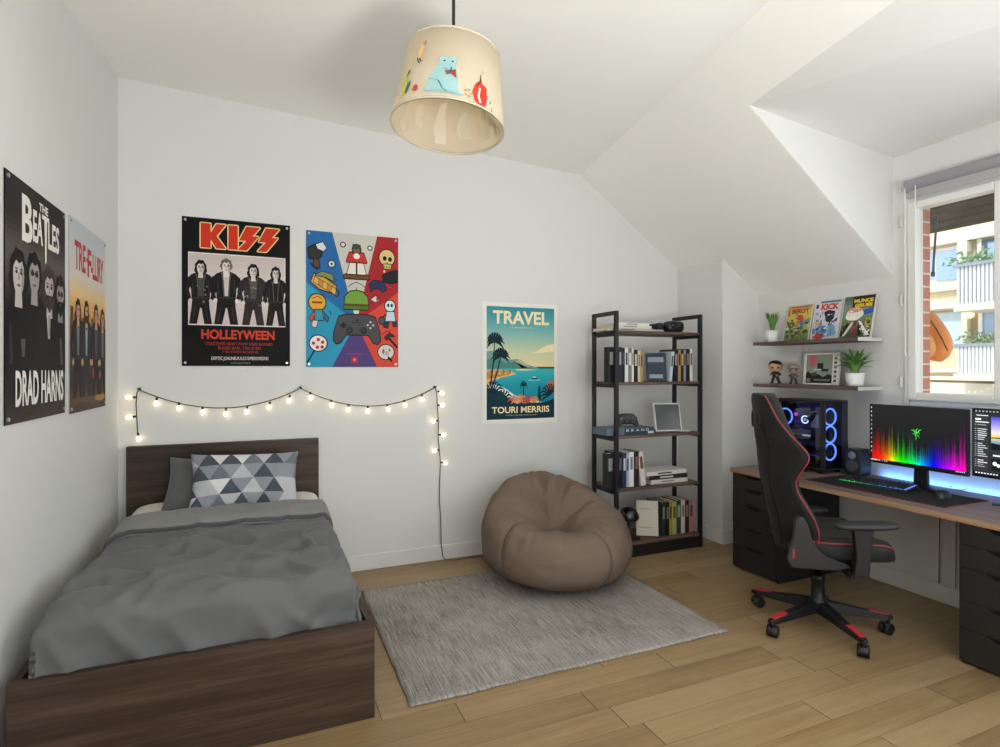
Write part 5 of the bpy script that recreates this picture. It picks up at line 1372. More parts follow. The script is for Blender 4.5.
# blue glow bar behind the monitors
lb = thing('light_bar', 'blue glowing light bar at the back edge of the desk behind the monitors', 'light bar', (XR-.03, 1.8, DZ-.03))
q = MB(); q.box((XR-.044,.95,DZ-.030),(XR-.0165,2.45,DZ-.020)); q.build('housing', M('#d9dde2',.5), lb)
q = MB(); q.box((XR-.042,.96,DZ-.0195),(XR-.019,2.44,DZ-.012)); q.build('glow_strip', M('#6aa6ff',.5,0,15), lb)

# ------------------------------------------------------------------ computer tower
TX0, TX1, TY0, TY1, TZ0, TZ1 = 3.435, 3.665, 2.600, 2.995, DZ+.022, 1.200
pc = thing('computer_tower', 'black glass sided computer tower with blue glowing fan rings', 'computer', ((TX0+TX1)/2, (TY0+TY1)/2, DZ))
CASE = plastic('case_black', '#1a1b20', .4)
q = MB(); q.box((TX0,TY0,TZ1-.012),(TX1,TY1,TZ1)); q.build('top_panel', CASE, pc, bevel=.003)
q = MB(); q.box((TX0,TY0,TZ0),(TX1,TY1,TZ0+.014)); q.build('bottom_panel', CASE, pc, bevel=.003)
q = MB(); q.box((TX1-.010,TY0,TZ0+.014),(TX1,TY1,TZ1-.012)); q.build('right_panel', CASE, pc)
q = MB(); q.box((TX0,TY1-.010,TZ0+.014),(TX1-.010,TY1,TZ1-.012)); q.build('rear_panel', CASE, pc)
q = MB(); q.box((TX0-.002,TY0-.006,TZ0),(TX0+.016,TY0+.024,TZ1)); q.build('corner_post', CASE, pc, bevel=.003)
q = MB(); q.box((TX1-.055,TY0-.006,TZ0),(TX1,TY0+.010,TZ1)); q.build('front_trim', M('#2a2c38',.35), pc, bevel=.003)
q = MB(); q.box((TX0-.002,TY0+.026,TZ0+.016),(TX0+.001,TY1-.002,TZ1-.014)); q.build('side_glass', PCGLASS, pc)
q = MB(); q.box((TX0+.017,TY0-.004,TZ0+.016),(TX1-.056,TY0-.001,TZ1-.014)); q.build('front_glass', PCGLASS, pc)
for x in (TX0+.03, TX1-.03):
    for y in (TY0+.05, TY1-.05):
        q = MB(); q.lathe([(0,0),(.018,0),(.016,.0215),(0,.0215)], (x,y,DZ+.0005), 14); q.build('rubber_foot', M('#0e0e0f',.8), pc)
RING = M('#6f9dff', .4, 0, 4.5); RINGV = M('#7f8cff', .4, 0, 3.5)
def torus(c, R, r, axis, mat, name, parent, n=36):
    c = Vector(c); pts = []
    for k in range(n):
        a_ = 2*pi*k/n
        pts.append(c + (Vector((0, R*cos(a_), R*sin(a_))) if axis == 'X' else Vector((R*cos(a_), 0, R*sin(a_)))))
    q = MB(); q.tube(pts, r, 8, closed=True); return q.build(name, mat, parent)
def fan(c, R, axis, mat):
    c = Vector(c); q = MB()
    U, V_, N_ = (Vector((0,1,0)), Vector((0,0,1)), Vector((1,0,0))) if axis == 'X' else (Vector((1,0,0)), Vector((0,0,1)), Vector((0,1,0)))
    def P2(r, a_, d): return c + U*(r*cos(a_)) + V_*(r*sin(a_)) + N_*d
    q.lathe([(0,.002),(.020,.002),(.021,.014),(0,.014)], c, 16, axis=axis)
    for k in range(7):
        a0 = 2*pi*k/7
        vs = [P2(.018,a0,.004),P2(.018,a0+.45,.014),P2(R*.9,a0+.75,.015),P2(R*.9,a0+.2,.003)]
        q.add(vs + [p + N_*.0015 for p in vs], [(0,1,2,3),(7,6,5,4),(0,4,5,1),(1,5,6,2),(2,6,7,3),(3,7,4,0)])
    f = q.build('fan', M('#22242c',.5), pc)
    torus(c, R, .0055, axis, mat, 'glow_ring', f)
for z in (1.090, .972, .854): fan((TX0+.078,TY0+.012,z), .055, 'Y', RING)
FN = at(785.5,416,0,TX0+.025); fan((TX0+.025,min(FN.y, TY1-.065),FN.z), .055, 'X', RING)
q = MB(); q.box((TX1-.024,TY0+.10,.86),(TX1-.012,TY1-.02,TZ1-.03)); q.build('motherboard', M('#453d70',.5,0,.3), pc)  # its emission stands in for the purple light inside the case
q = MB(); q.box((TX1-.10,TY0+.06,.905),(TX1-.03,TY1-.03,.945)); gpu = q.build('graphics_card', M('#24262c',.45), pc, bevel=.004)
q = MB(); q.box((TX1-.102,TY0+.20,.934),(TX1-.1005,TY1-.13,.944)); q.build('white_light_bar', M('#e6ecff',.5,0,1.6), gpu)
q = MB(); q.box((TX0+.012,TY0+.03,TZ0+.016),(TX1-.014,TY1-.012,.825)); psu = q.build('power_supply_cover', M('#17181e',.4), pc, bevel=.003)
q = MB(); q.box((TX0+.0105,TY0+.05,.822),(TX0+.014,TY1-.05,.827)); q.build('glow_edge', M('#5a62c9',.5,0,.8), psu)
CP = at(805,419.5,0,TX1-.058); cz, cyy = CP.z, CP.y
q = MB(); q.lathe([(0,-.030),(.034,-.030),(.036,-.024),(.036,.0),(0,.0)], (TX1-.026,cyy,cz), 24, axis='X'); cl = q.build('cooler', M('#1d1f25',.35), pc)
torus((TX1-.058,cyy,cz), .026, .0048, 'X', M('#dfeaff',.4,0,4), 'glow_ring', cl)
q = MB(); q.lathe([(0,-.0345),(.010,-.0345),(.010,-.031),(0,-.031)], (TX1-.026,cyy,cz), 14, axis='X'); q.build('logo_light', M('#bfe8f2',.4,0,1.5), cl)
MP = at(813.5,419.5,0,TX1-.055)
for y in (MP.y-.010, MP.y+.010):
    q = MB(); q.box((TX1-.055,y-.008,MP.z-.058),(TX1-.026,y+.008,MP.z+.058)); q.build('memory_stick', M('#c9c9d6',.4,0,.25), pc)
for dy in (0, .02):
    q = MB(); q.tube([(TX1-.05,cyy-.01-dy,cz+.02),(TX1-.09,cyy-.06-dy,cz+.0),(TX1-.10,cyy-.10-dy,cz+.05),(TX1-.08,TY0+.04,TZ1-.04-dy)], .007, 8); q.build('coolant_tube', M('#111216',.5), pc)
q = MB(); PK = at(796,414,0,TX1-.04); q.ell(PK,(.010,.014,.014)); q.build('pink_light', M('#ff6fc0',.4,0,2.0), pc)
q = MB(); q.box((TX1-.034,PK.y-.05,PK.z-.10),(TX1-.026,PK.y+.03,PK.z+.04)); q.build('heat_sink', M('#54408c',.4,0,.6), pc)  # emits as well, adding to the painted purple light
# speaker
SPK = thing('speaker', 'small black desktop speaker between the computer tower and monitor', 'speaker', Vector((3.645, at(857.5,470,0,3.645).y, DZ+.0004)), rz=radians(0))
q = MB(); P = []
prof2 = [(-.060,-.052),(-.045,-.060),(.045,-.060),(.060,-.052)]
hh = .172
q.prism([(-.052,0),(.052,0),(.058,.06),(.056,.150),(.046,hh),(-.046,hh),(-.056,.150),(-.058,.06)], (-.055,0,.003), (0,1,0), (0,0,1), (.115,0,0)); q.build('cabinet', M('#26272d',.4), SPK, world=False, bevel=.010, seg=3)
q = MB(); q.lathe([(0,-.0555),(.020,-.0552),(.034,-.0590),(.039,-.058),(.039,-.0535)], (0,0,.062), 28, axis='X'); q.build('woofer', M('#4a4d54',.45), SPK, world=False)
q = MB(); q.lathe([(0,-.0600),(.009,-.0580),(.017,-.0562),(.024,-.0585),(.026,-.0535)], (0,0,.132), 24, axis='X'); q.build('tweeter', M('#7d828a',.35), SPK, world=False)
q = MB(); q.box((-.05,-.045,0),(.05,.045,.004)); q.build('base_pad', M('#0f0f10',.8), SPK, world=False)

# ================================================================== wall shelves
SX = 3.54
def wall_shelf(zt, label):
    t = thing('wall_shelf', label, 'shelf', (SX+.1, 2.8, zt), group='floating wall shelves above the desk')
    ya, yb = 2.44, at(753,345,0,SX).y
    q = MB(); q.box((SX,ya,zt-.025),(XR-.001,yb,zt)); q.build('board', SHELFWOOD_Y, t, bevel=.002)
    q = MB(); q.box((SX+.001,ya-.003,zt-.0245),(XR-.006,ya-.0002,zt-.0005)); q.build('lit_end_face', M('#d5d4d2',.35,.25), t)  # pale cap paints the window light falling on the shelf end
    return t
ZU = at(753,343.7,0,SX).z; ZLo = at(753,385,0,SX).z
ZU = .5*(ZU + at(858,335.4,0,SX).z); ZLo = .5*(ZLo + at(858,385,0,SX).z)
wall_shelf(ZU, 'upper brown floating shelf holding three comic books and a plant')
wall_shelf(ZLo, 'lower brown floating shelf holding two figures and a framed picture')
def sy(u, x=3.70): return at(u, 350, 0, x).y
# comics
def comic(u0, u1, vtop, label, base, draw, xw):
    y0, y1 = sy(u0, xw), sy(u1, xw)
    h = at((u0+u1)/2, vtop, 0, xw+.02).z - ZU
    w_ = y0 - y1; ln = radians(13)
    t = thing('comic_book', label, 'comic book', (xw-.02, y0, ZU+.0015), group='comic books on the upper wall shelf')
    R = Matrix.Rotation(ln, 3, 'Y')
    o = Vector((0,0,0)); uxv = Vector((0,-w_,0)); uyv = R @ Vector((0,0,h)); n = uxv.cross(uyv).normalized()
    q = MB(); q.add([o, o+uxv, o+uxv+uyv, o+uyv, o-n*.008, o+uxv-n*.008, o+uxv+uyv-n*.008, o+uyv-n*.008], [(0,1,2,3),(7,6,5,4),(0,4,5,1),(1,5,6,2),(2,6,7,3),(3,7,4,0)])
    q.build('pages', M('#d9d6cd',.7), t, world=False)
    a = Art(plane_fn(o, uxv, uyv, .00025, .0005), .35, 0, .3); a.rect(.03,.02,.97,.98,base,1); a.clip = (.03,.02,.97,.98); draw(a); a.mb.build('cover', a.mats, t, world=False, fix=False)
def burst(a, cx, cy, n, r0, r1, h, L, ph=0):
    a.poly([(cx + (r0 if k % 2 else r1)*cos(ph+pi*k/n), cy + (r0 if k % 2 else r1)*.8*sin(ph+pi*k/n)) for k in range(2*n)], h, L)
def shards(a, seed, n, box, cols, L, s0=.02, s1=.07):
    rs = random.Random(seed); x0, y0, x1, y1 = box
    for k in range(n):
        x, y, s_, r_ = x0+(x1-x0)*rs.random(), y0+(y1-y0)*rs.random(), s0+(s1-s0)*rs.random(), rs.random()*6.28
        w_ = .25 + .5*rs.random(); p = [(-1,-w_*.4),(-.2,-w_),(1,-.1),(.3,w_*.7)]
        a.poly([(x + s_*(px*cos(r_)-py*sin(r_)), y + .75*s_*(px*sin(r_)+py*cos(r_))) for px, py in p], rs.choice(cols), L + .03*k)
def c1(a):
    rs = random.Random(11)
    a.bands(.03,.97,[(.02,'#4d6b3b'),(.35,'#a8a34a'),(.62,'#d2b653'),(.98,'#c9a45a')],10,2)
    a.rect(.03,.90,.97,.965,'#c98d5a',3); a.text('WORLD WIDE', .12,.915,.90,.952,'#5a2a20',4,.02); a.text('BEROT', .20,.76,.86,.885,'#8d2f25',4,.04)
    a.poly([(.45,.70),(.62,.72),(.70,.60),(.60,.48),(.46,.52)], '#c5432f', 5); a.poly([(.55,.50),(.95,.62),(.96,.50),(.62,.36)], '#5d8f9c', 5.3); a.poly([(.05,.50),(.30,.56),(.42,.44),(.20,.34)], '#3f5a34', 5.3)
    for k in range(26):
        x, y = .06+.86*rs.random(), .05+.40*rs.random(); s_ = .03+.06*rs.random(); a.poly([(x,y),(x+s_*1.5,y+s_*.4),(x+s_,y+s_*1.2),(x-s_*.4,y+s_)], rs.choice(['#1c2322','#2c3a3c','#6d7f80','#c2c7c0','#3d4b2f']), 6+.05*k)
    shards(a, 21, 60, (.06,.05,.94,.72), ['#1c2322','#2c3a3c','#4d6b3b','#6d7f80','#c2c7c0','#7b8f3d','#8d2f25'], 8)
    a.rect(.06,.70,.12,.88,'#8d4a35',4)
def c2(a):
    rs = random.Random(4)
    a.bands(.03,.97,[(.02,'#b9c3cf'),(.5,'#c9c6d6'),(.98,'#d5d3da')],8,2); a.rect(.22,.925,.97,.975,'#3f7f8d',3); a.text('KICK', .26,.745,.92,.905,'#c5402c',4,.06)
    a.rect(.06,.80,.16,.90,'#2a2b30',4); a.poly([(.40,.70),(.55,.74),(.80,.70),(.78,.52),(.66,.42),(.50,.46)], '#17171d', 5); a.ell(.58,.62,.045,.02,'#d9dce6',6,8); a.ell(.70,.62,.04,.02,'#d9dce6',6,8)
    a.poly([(.05,.22),(.30,.38),(.52,.34),(.62,.20),(.40,.10),(.10,.08)], '#4f7fa8', 5.3); a.poly([(.60,.40),(.86,.34),(.90,.10),(.64,.08)], '#6d9cc0', 5.5); a.poly([(.06,.44),(.24,.54),(.40,.44),(.26,.36)], '#c9a94a', 5.7); a.poly([(.70,.44),(.92,.54),(.90,.44)], '#20222a', 6)
    a.ell(.30,.09,.22,.075,'#b53a33',7)
    for k in range(12):
        x, y = .08+.8*rs.random(), .10+.36*rs.random(); a.line([(x,y),(x+.10*(rs.random()-.2),y+.12)], .018, rs.choice(['#20222a','#e6e6ee','#2f5a80']), 7.2+.05*k)
    shards(a, 22, 46, (.06,.06,.94,.70), ['#20222a','#e6e6ee','#2f5a80','#4f7fa8','#8fa9c4','#7d2f35'], 8, .02, .08)
def c3(a):
    rs = random.Random(8)
    a.bands(.03,.97,[(.02,'#3d4a3a'),(.4,'#6d7a58'),(.7,'#7b8f86'),(.98,'#44584f')],10,2); a.rect(.30,.92,.97,.975,'#1b1b1d',3); a.rect(.30,.70,.97,.92,'#23231f',3)
    a.text('MUNCE', .34,.82,.93,.905,'#e2c22f',4,.06); a.text('GRUES', .38,.715,.92,.80,'#e2c22f',4,.06)
    a.poly([(.60,.62),(.97,.70),(.97,.56),(.66,.52)], '#2f5aa0', 5); burst(a,.86,.36,9,.07,.15,'#c9b14a',5.2); a.ell(.87,.36,.06,.05,'#5a3428',5.5)
    a.ell(.42,.56,.27,.13,'#e6dfd5',6); a.ell(.42,.66,.20,.06,'#d58f77',6.3); a.ell(.38,.50,.24,.09,'#efeae2',6.5); a.ell(.30,.62,.04,.03,'#f4efe8',7,8)
    a.poly([(.56,.40),(.64,.38),(.95,.06),(.80,.05)], '#e9e6e0', 7); a.poly([(.10,.05),(.20,.06),(.42,.36),(.36,.38)], '#d9d3c6', 7.2); a.poly([(.42,.40),(.52,.40),(.54,.06),(.42,.06)], '#7b3230', 7.4); a.poly([(.05,.20),(.22,.36),(.30,.34),(.12,.06),(.04,.06)], '#20231f', 6.8); a.poly([(.55,.30),(.62,.30),(.70,.06),(.58,.06)], '#20231f', 6.9)
_c3 = c3
def c3(a):
    _c3(a)
    shards(a, 23, 30, (.06,.05,.94,.42), ['#20231f','#e9e6e0','#3d3a34','#8d8474','#b0903f','#5a3428'], 8, .02, .06)
    shards(a, 24, 16, (.22,.46,.64,.68), ['#cfc6ba','#f4efe8','#b9a596','#d58f77'], 7.5, .02, .05)
comic(784.5, 810, 304, 'leftmost comic book, yellow green cover with red lettering', '#c9b45a', c1, 3.715)
comic(811.5, 838.5, 299, 'middle comic book, pale lilac cover with bold red lettering', '#cfcdd8', c2, 3.715)
comic(840, 872.5, 294, 'rightmost comic book, dark cover with yellow lettering over a pale head shape', '#5a6a58', c3, 3.715)
# plants
POT = M('#e9e9e8', .4); LEAF = M('#4f7f3a', .55); LEAF2 = M('#6a9a48', .55)
def plant(u, z, rp, hp, label, nleaf, ll, spread, wd, seed, x=3.685):
    rs = random.Random(seed); y = sy(u, x)
    t = thing('potted_plant', label, 'potted plant', (x, y, z+.0008))
    q = MB(); q.lathe([(0,0),(rp*.78,0),(rp*.82,.004),(rp,hp),(rp*.92,hp),(rp*.90,hp-.010),(0,hp-.010)], (0,0,0), 32); q.build('pot', POT, t, world=False)
    q = MB(); q.lathe([(0,hp-.008),(rp*.9,hp-.009)], (0,0,0), 24); q.build('soil', M('#3d3028',.95), t, world=False)
    for g in range(2):
        q = MB()
        for k in range(nleaf):
            a_ = 2*pi*(k + .5*g)/nleaf + rs.uniform(-.25,.25); L_ = ll*rs.uniform(.7,1.1); sp_ = spread*rs.uniform(.5 if g else .8, 1.0 if g else 1.25)
            d = Vector((cos(a_), sin(a_), 0)); sd_ = Vector((-sin(a_), cos(a_), 0)); ctr = []
            n = 7
            for j in range(n+1):
                f = j/n; ang = pi/2 - sp_*f*1.0
                if j == 0: p = d*rp*.25*rs.random() + Vector((0,0,hp-.012)); ang0 = pi/2 - sp_*.15
                else: p = ctr[-1] + (d*cos(ang) + Vector((0,0,1))*sin(ang))*(L_/n)
                ctr.append(p)
            for j in range(n):
                w0, w1 = [wd*sin(pi*min(1,(jj/n)*.86+.14))**.8 if jj < n else .0004 for jj in (j, j+1)]
                up_ = Vector((0,0,.35*1))
                a0, a1 = ctr[j], ctr[j+1]
                q.add([a0+sd_*w0+up_*w0, a0, a0-sd_*w0+up_*w0, a1+sd_*w1+up_*w1, a1, a1-sd_*w1+up_*w1], [(0,1,4,3),(1,2,5,4)], 0, True)
        q.build('leaves', LEAF if g else LEAF2, t, world=False, fix=False)
    return t
plant(772, ZU, .050, .092, 'small spiky green plant in a white pot on the upper shelf', 20, .165, .75, .0085, 1)
plant(855, ZLo, .058, .088, 'arching green plant in a white pot on the lower shelf', 16, .20, 1.75, .013, 5, 3.68)
# framed picture
u0, u1 = 803.5, 838.5; x_ = 3.70
y0, y1 = sy(u0, x_), sy(u1, x_); h = at(820, 353, 0, x_).z - ZLo; w_ = y0-y1
pf_ = thing('picture_frame', 'white framed square picture with a pink shape on the lower shelf', 'picture frame', (x_, y0, ZLo+.001))
R = Matrix.Rotation(radians(5), 3, 'Y'); uxv, uyv = Vector((0,-w_,0)), R @ Vector((0,0,h)); n = uxv.cross(uyv).normalized()
q = MB()
def fbar(a, b, c, d):
    p = [uxv*a+uyv*b, uxv*c+uyv*b, uxv*c+uyv*d, uxv*a+uyv*d]; q.add([v+n*.006 for v in p]+[v-n*.012 for v in p], [(0,1,2,3),(7,6,5,4),(0,4,5,1),(1,5,6,2),(2,6,7,3),(3,7,4,0)])
fbar(0,0,.055,1); fbar(.945,0,1,1); fbar(.055,0,.945,.05); fbar(.055,.95,.945,1); fbar(.82,.05,.84,.95)
q.build('frame', M('#e4e3df',.4), pf_, world=False)
a = Art(plane_fn((0,0,0), uxv, uyv, .0003, .0), .3, 0, .3)
a.rect(.05,.05,.95,.95,'#8f998c',1); a.poly([(.12,.95),(.36,.95),(.34,.62),(.20,.52),(.14,.70)], '#c96f78', 2); a.rect(.38,.50,.55,.68,'#2a2b2b',2); a.rect(.30,.46,.56,.50,'#c9c3b8',3)
a.poly([(.05,.05),(.82,.05),(.82,.28),(.70,.34),(.56,.24),(.40,.34),(.24,.30),(.12,.42),(.05,.34)], '#1e1f1e', 3); a.poly([(.20,.36),(.36,.40),(.40,.28),(.26,.26)], '#4a4c48', 4); a.rect(.30,.12,.75,.18,'#777a72',4); a.rect(.08,.08,.20,.20,'#8d8478',4.2); a.rect(.50,.42,.70,.50,'#2f3030',3.2); a.rect(.84,.05,.95,.95,'#c9c9c4',4)
for k in range(6): a.rect(.86,.10+.14*k,.93,.16+.14*k,['#20211f','#5a5c58'][k % 2],5)
a.mb.build('picture', a.mats, pf_, world=False, fix=False)
q = MB(); q.add([uxv*.4-n*.013+uyv*.7, uxv*.6-n*.013+uyv*.7, uxv*.6-n*.075, uxv*.4-n*.075], [(0,1,2,3)]); q.build('easel_back', M('#3a3733',.7), pf_, world=False)
# two big-headed toy figures
def figure(u, z, H, label, hairc, skin, suit, glasses, seed, yaw):
    x = 3.68; t = thing('toy_figure', label, 'toy figure', (x, sy(u, x), z+.0008), rz=yaw, group='toy figures on the lower shelf')
    s = H/.135
    SK, HA, SU, DK = M(skin,.45), M(hairc,.4), M(suit,.45), M('#151517',.45)
    # body faces local -X
    q = MB(); q.lathe([(0,.034),(.013,.034),(.017,.045),(.018,.058),(.012,.066),(.0,.068)], (0,0,0), 20); b = q.build('body', SU, t, world=False)
    for sg in (-1, 1):
        q = MB(); q.tube([(0,sg*.008,.038),(-.001,sg*.013,.022),(.0,sg*.017,.008)], [.0085,.0075,.007], 12); q.ell((-.004,sg*.018,.0055),(.014,.0095,.0055)); q.build('leg', SU if not glasses else M('#3b3a3a',.5), t, world=False)
        q = MB(); q.tube([(0,sg*.015,.060),(-.004,sg*.024,.050),(-.014,sg*.022 if sg > 0 else -.012,.046)], [.0065,.006,.0055], 10); ar_ = q.build('arm', SU, t, world=False)
        q = MB(); q.ell((-.016,sg*.021 if sg > 0 else -.011,.046),(.006,.006,.006)); q.build('hand', SK, ar_, world=False)
    q = MB(); P = []
    def sp(v, e): return (abs(v)**e)*(1 if v >= 0 else -1)
    for i in range(28):
        row = []
        for j in range(17):
            a_, b_ = 2*pi*i/28, -pi/2 + pi*j/16
            row.append(Vector((.026*sp(cos(b_),.7)*sp(cos(a_),.75), .034*sp(cos(b_),.7)*sp(sin(a_),.75), .095 + .029*sp(sin(b_),.8))))
        P.append(row)
    q.grid(P, 0, True); hd = q.build('head', SK, t, world=False)
    q = MB(); P = []
    for i in range(28):
        row = []
        for j in range(11):
            a_, b_ = 2*pi*i/28, -.12 + (pi/2+.12)*j/10
            fr_ = max(0, -cos(a_)); b_ = max(b_, .38*fr_ + .10*sin(3*a_)*fr_)
            row.append(Vector((.0285*sp(cos(b_),.7)*sp(cos(a_),.75)+.001, .0365*sp(cos(b_),.7)*sp(sin(a_),.75), .096 + (.031 + .003*sin(5*a_))*sp(sin(b_),.8))))
        P.append(row)
    q.grid(P, 0, True); q.build('hair', HA, t, world=False)
    for sg in (-1, 1):
        q = MB(); q.ell((-.0255,sg*.0145,.089),(.0022,.0062,.0062)); q.build('eye', DK, hd, world=False)
    q = MB(); q.ell((-.0262,0,.083),(.0022,.0022,.0018)); q.build('nose', SK, hd, world=False)
    if glasses: 
        q = MB(); q.box((-.0285,-.030,.094),(-.025,.030,.103)); q.build('headband', M('#54504a',.5), hd, world=False)
    q = MB(); q.box((-.0175,-.016,.034),(.0165,.016,.038)); q.build('belt', DK, b, world=False)
    t.scale = (s, s, s)
figure(775.5, ZLo, .188, 'big headed toy figure with dark hair and dark suit', '#1c1a1b', '#c79a78', '#22252a', False, 1, radians(38))
figure(793.5, ZLo, .158, 'smaller grey haired toy figure beside the white picture frame', '#8b8377', '#a88a72', '#4a4a49', True, 2, radians(38))
# ================================================================== gaming chair
CH = thing('gaming_chair', 'black gaming chair with red trim turned towards the desk', 'chair', (2.80, 2.155, 0), rz=radians(-31))
PHI = radians(-31)
LEATH = fabric('chair_leather', '#1d1c1c', '#262524', 90, .55, .12, .05)
LEATH2 = fabric('chair_rear', '#1b1a19', '#232221', 120, .6, .12, .05)
REDP = M('#93343c', .45); REDI = M('#ad3238', .5)
CB = lambda mb, name, mat, par=CH, **k: mb.build(name, mat, par, world=False, **k)
# star base and castors
for k in range(5):
    a_ = radians(108 + 72*k) - PHI
    d, sd_ = Vector((cos(a_), sin(a_), 0)), Vector((-sin(a_), cos(a_), 0))
    q = MB(); secs = []
    for (r, w, zb, zt) in ((.02,.030,.088,.150),(.10,.028,.088,.142),(.22,.024,.082,.120),(.335,.021,.078,.104),(.362,.013,.080,.098)):
        p = d*r; secs.append([p - sd_*w + Vector((0,0,zb)), p + sd_*w + Vector((0,0,zb)), p + sd_*w*.8 + Vector((0,0,zt)), p - sd_*w*.8 + Vector((0,0,zt))])
    vs = [v for s_ in secs for v in s_]; fs = [(0,3,2,1), (16,17,18,19)]
    for i in range(4):
        for j in range(4): fs.append((i*4+j, i*4+(j+1) % 4, (i+1)*4+(j+1) % 4, (i+1)*4+j))
    q.add(vs, fs); leg = CB(q, 'base_leg', BLACKPL, bevel=.004)
    q = MB(); A, B = d*.245, d*.342
    q.add([A - sd_*.0185 + Vector((0,0,.1175)), A + sd_*.0185 + Vector((0,0,.1175)), B + sd_*.016 + Vector((0,0,.1035)), B - sd_*.016 + Vector((0,0,.1035)),
           A - sd_*.0175 + Vector((0,0,.1215)), A + sd_*.0175 + Vector((0,0,.1215)), B + sd_*.015 + Vector((0,0,.1075)), B - sd_*.015 + Vector((0,0,.1075))],
          [(0,3,2,1),(4,5,6,7),(0,1,5,4),(1,2,6,5),(2,3,7,6),(3,0,4,7)])
    CB(q, 'red_insert', REDI, leg)
    # castor, swivelled
    th_ = a_ + [.9, .5, -.7, .6, 1.2][k]; w_ax = Vector((-sin(th_), cos(th_), 0)); off = Vector((cos(th_), sin(th_), 0))*.018
    c = d*.342 - off; R = .029
    q = MB(); q.cyl(d*.342 + Vector((0,0,.055)), d*.342 + Vector((0,0,.082)), .008, 12)
    for sg in (-1, 1):
        pts = []
        ctr = Vector((c.x, c.y, R)) + w_ax*sg*.016
        q.tube([ctr - w_ax*.011, ctr - w_ax*.009, ctr + w_ax*.009, ctr + w_ax*.011], [R*.86, R, R, R*.86], 22)
    q.tube([Vector((c.x, c.y, R)) - w_ax*.010, Vector((c.x, c.y, R)) + w_ax*.010], .012, 10)
    cs = CB(q, 'caster', M('#141414', .45), leg)
    q = MB()
    P = []
    for i in range(9):
        b_ = -.25 + (pi*.80)*i/8; pp = Vector((c.x, c.y, R)) + off.normalized()*(R+.004)*cos(b_)*1 + Vector((0,0,(R+.004)*sin(b_)))
        P.append([pp - w_ax*.026, pp - w_ax*.010 + Vector((0,0,.002)), pp + w_ax*.010 + Vector((0,0,.002)), pp + w_ax*.026])
    q.grid(P); hd = CB(q, 'caster_hood', M('#1c1c1d', .4), leg); m_ = hd.modifiers.new('thickness', 'SOLIDIFY'); m_.thickness = .002
q = MB(); q.lathe([(0,.085),(.048,.085),(.050,.10),(.046,.152),(.034,.165),(.033,.26),(.036,.262),(.036,.285),(.026,.29),(0,.29)], (0,0,0), 28); CB(q, 'hub_cover', BLACKPL)
q = MB(); q.lathe([(0,.28),(.018,.28),(.018,.395),(0,.395)], (0,0,0), 20); CB(q, 'gas_lift', M('#2a2a2c', .25, .8))
q = MB(); q.box((-.13,-.085,.385),(.13,.085,.428)); CB(q, 'tilt_mechanism', BLACKPL, bevel=.008)
q = MB(); q.tube([(.02,-.08,.405),(.02,-.20,.395),(.03,-.27,.385)], .006, 8); q.tube([(.03,-.27,.385),(.04,-.31,.383)], .010, 8); CB(q, 'lever', BLACKPL)
# seat
def seat_surface(bot=False):
    P = []
    NU, NV = 34, 40
    for i in range(NU+1):
        t = i/NU; x = -.195 + .475*t
        W = (.255 + .018*sin(pi*t))*(.80 + .20*min(1, t/.35)**.7)
        endr = max(0, 1 - ((2*t-1)**2)**6)**.30        # rounds the two ends
        row = []
        for j in range(NV):
            b = 2*pi*j/NV; cy_, sz_ = cos(b), sin(b)
            y = W*(abs(cy_)**.45)*(1 if cy_ >= 0 else -1)
            zt = (abs(sz_)**.6)*(1 if sz_ >= 0 else -1)
            u = abs(y)/W
            if zt > 0:
                bol = .030*max(0, (u-.55)/.45)**.8 if u > .55 else 0
                z = .480 + (.055 + bol*(1-max(0,(u-.9)/.1)*.5))*zt*endr - .014*exp(-((x+.05)/.16)**2)*(1-u)*zt
                z += .008*sin(pi*t*1.0)*zt - .020*max(0, (t-.82)/.18)**2
            else: z = .480 + .052*zt*endr
            row.append(Vector((x, y*(.82+.18*endr), z)))
        P.append(row + [row[0]])
    return P
P = seat_surface()
q = MB(); q.grid(P); q.add([p for p in P[0][:-1]], [tuple(range(len(P[0])-1))]); q.add([p for p in P[-1][:-1]], [tuple(range(len(P[0])-1))])
st = CB(q, 'seat', LEATH, weld=True)
NVs = 40
for jj in (3, 17):                                           # piping along both bolsters and down the front
    pts = [P[i][jj] + Vector((0,0,.002)) for i in range(3, 35)]
    e = pts[-1]; pts += [Vector((e.x+.004, e.y, .47)), Vector((e.x+.002, e.y, .435))]
    q = MB(); q.tube(pts, .0042, 8); CB(q, 'piping', REDP, st)
for jj in (6, 14):
    q = MB(); q.tube([P[i][jj] + Vector((0,0,.0005)) for i in range(2, 34)], .0025, 6); CB(q, 'seam', M('#0d0d0d', .8), st)
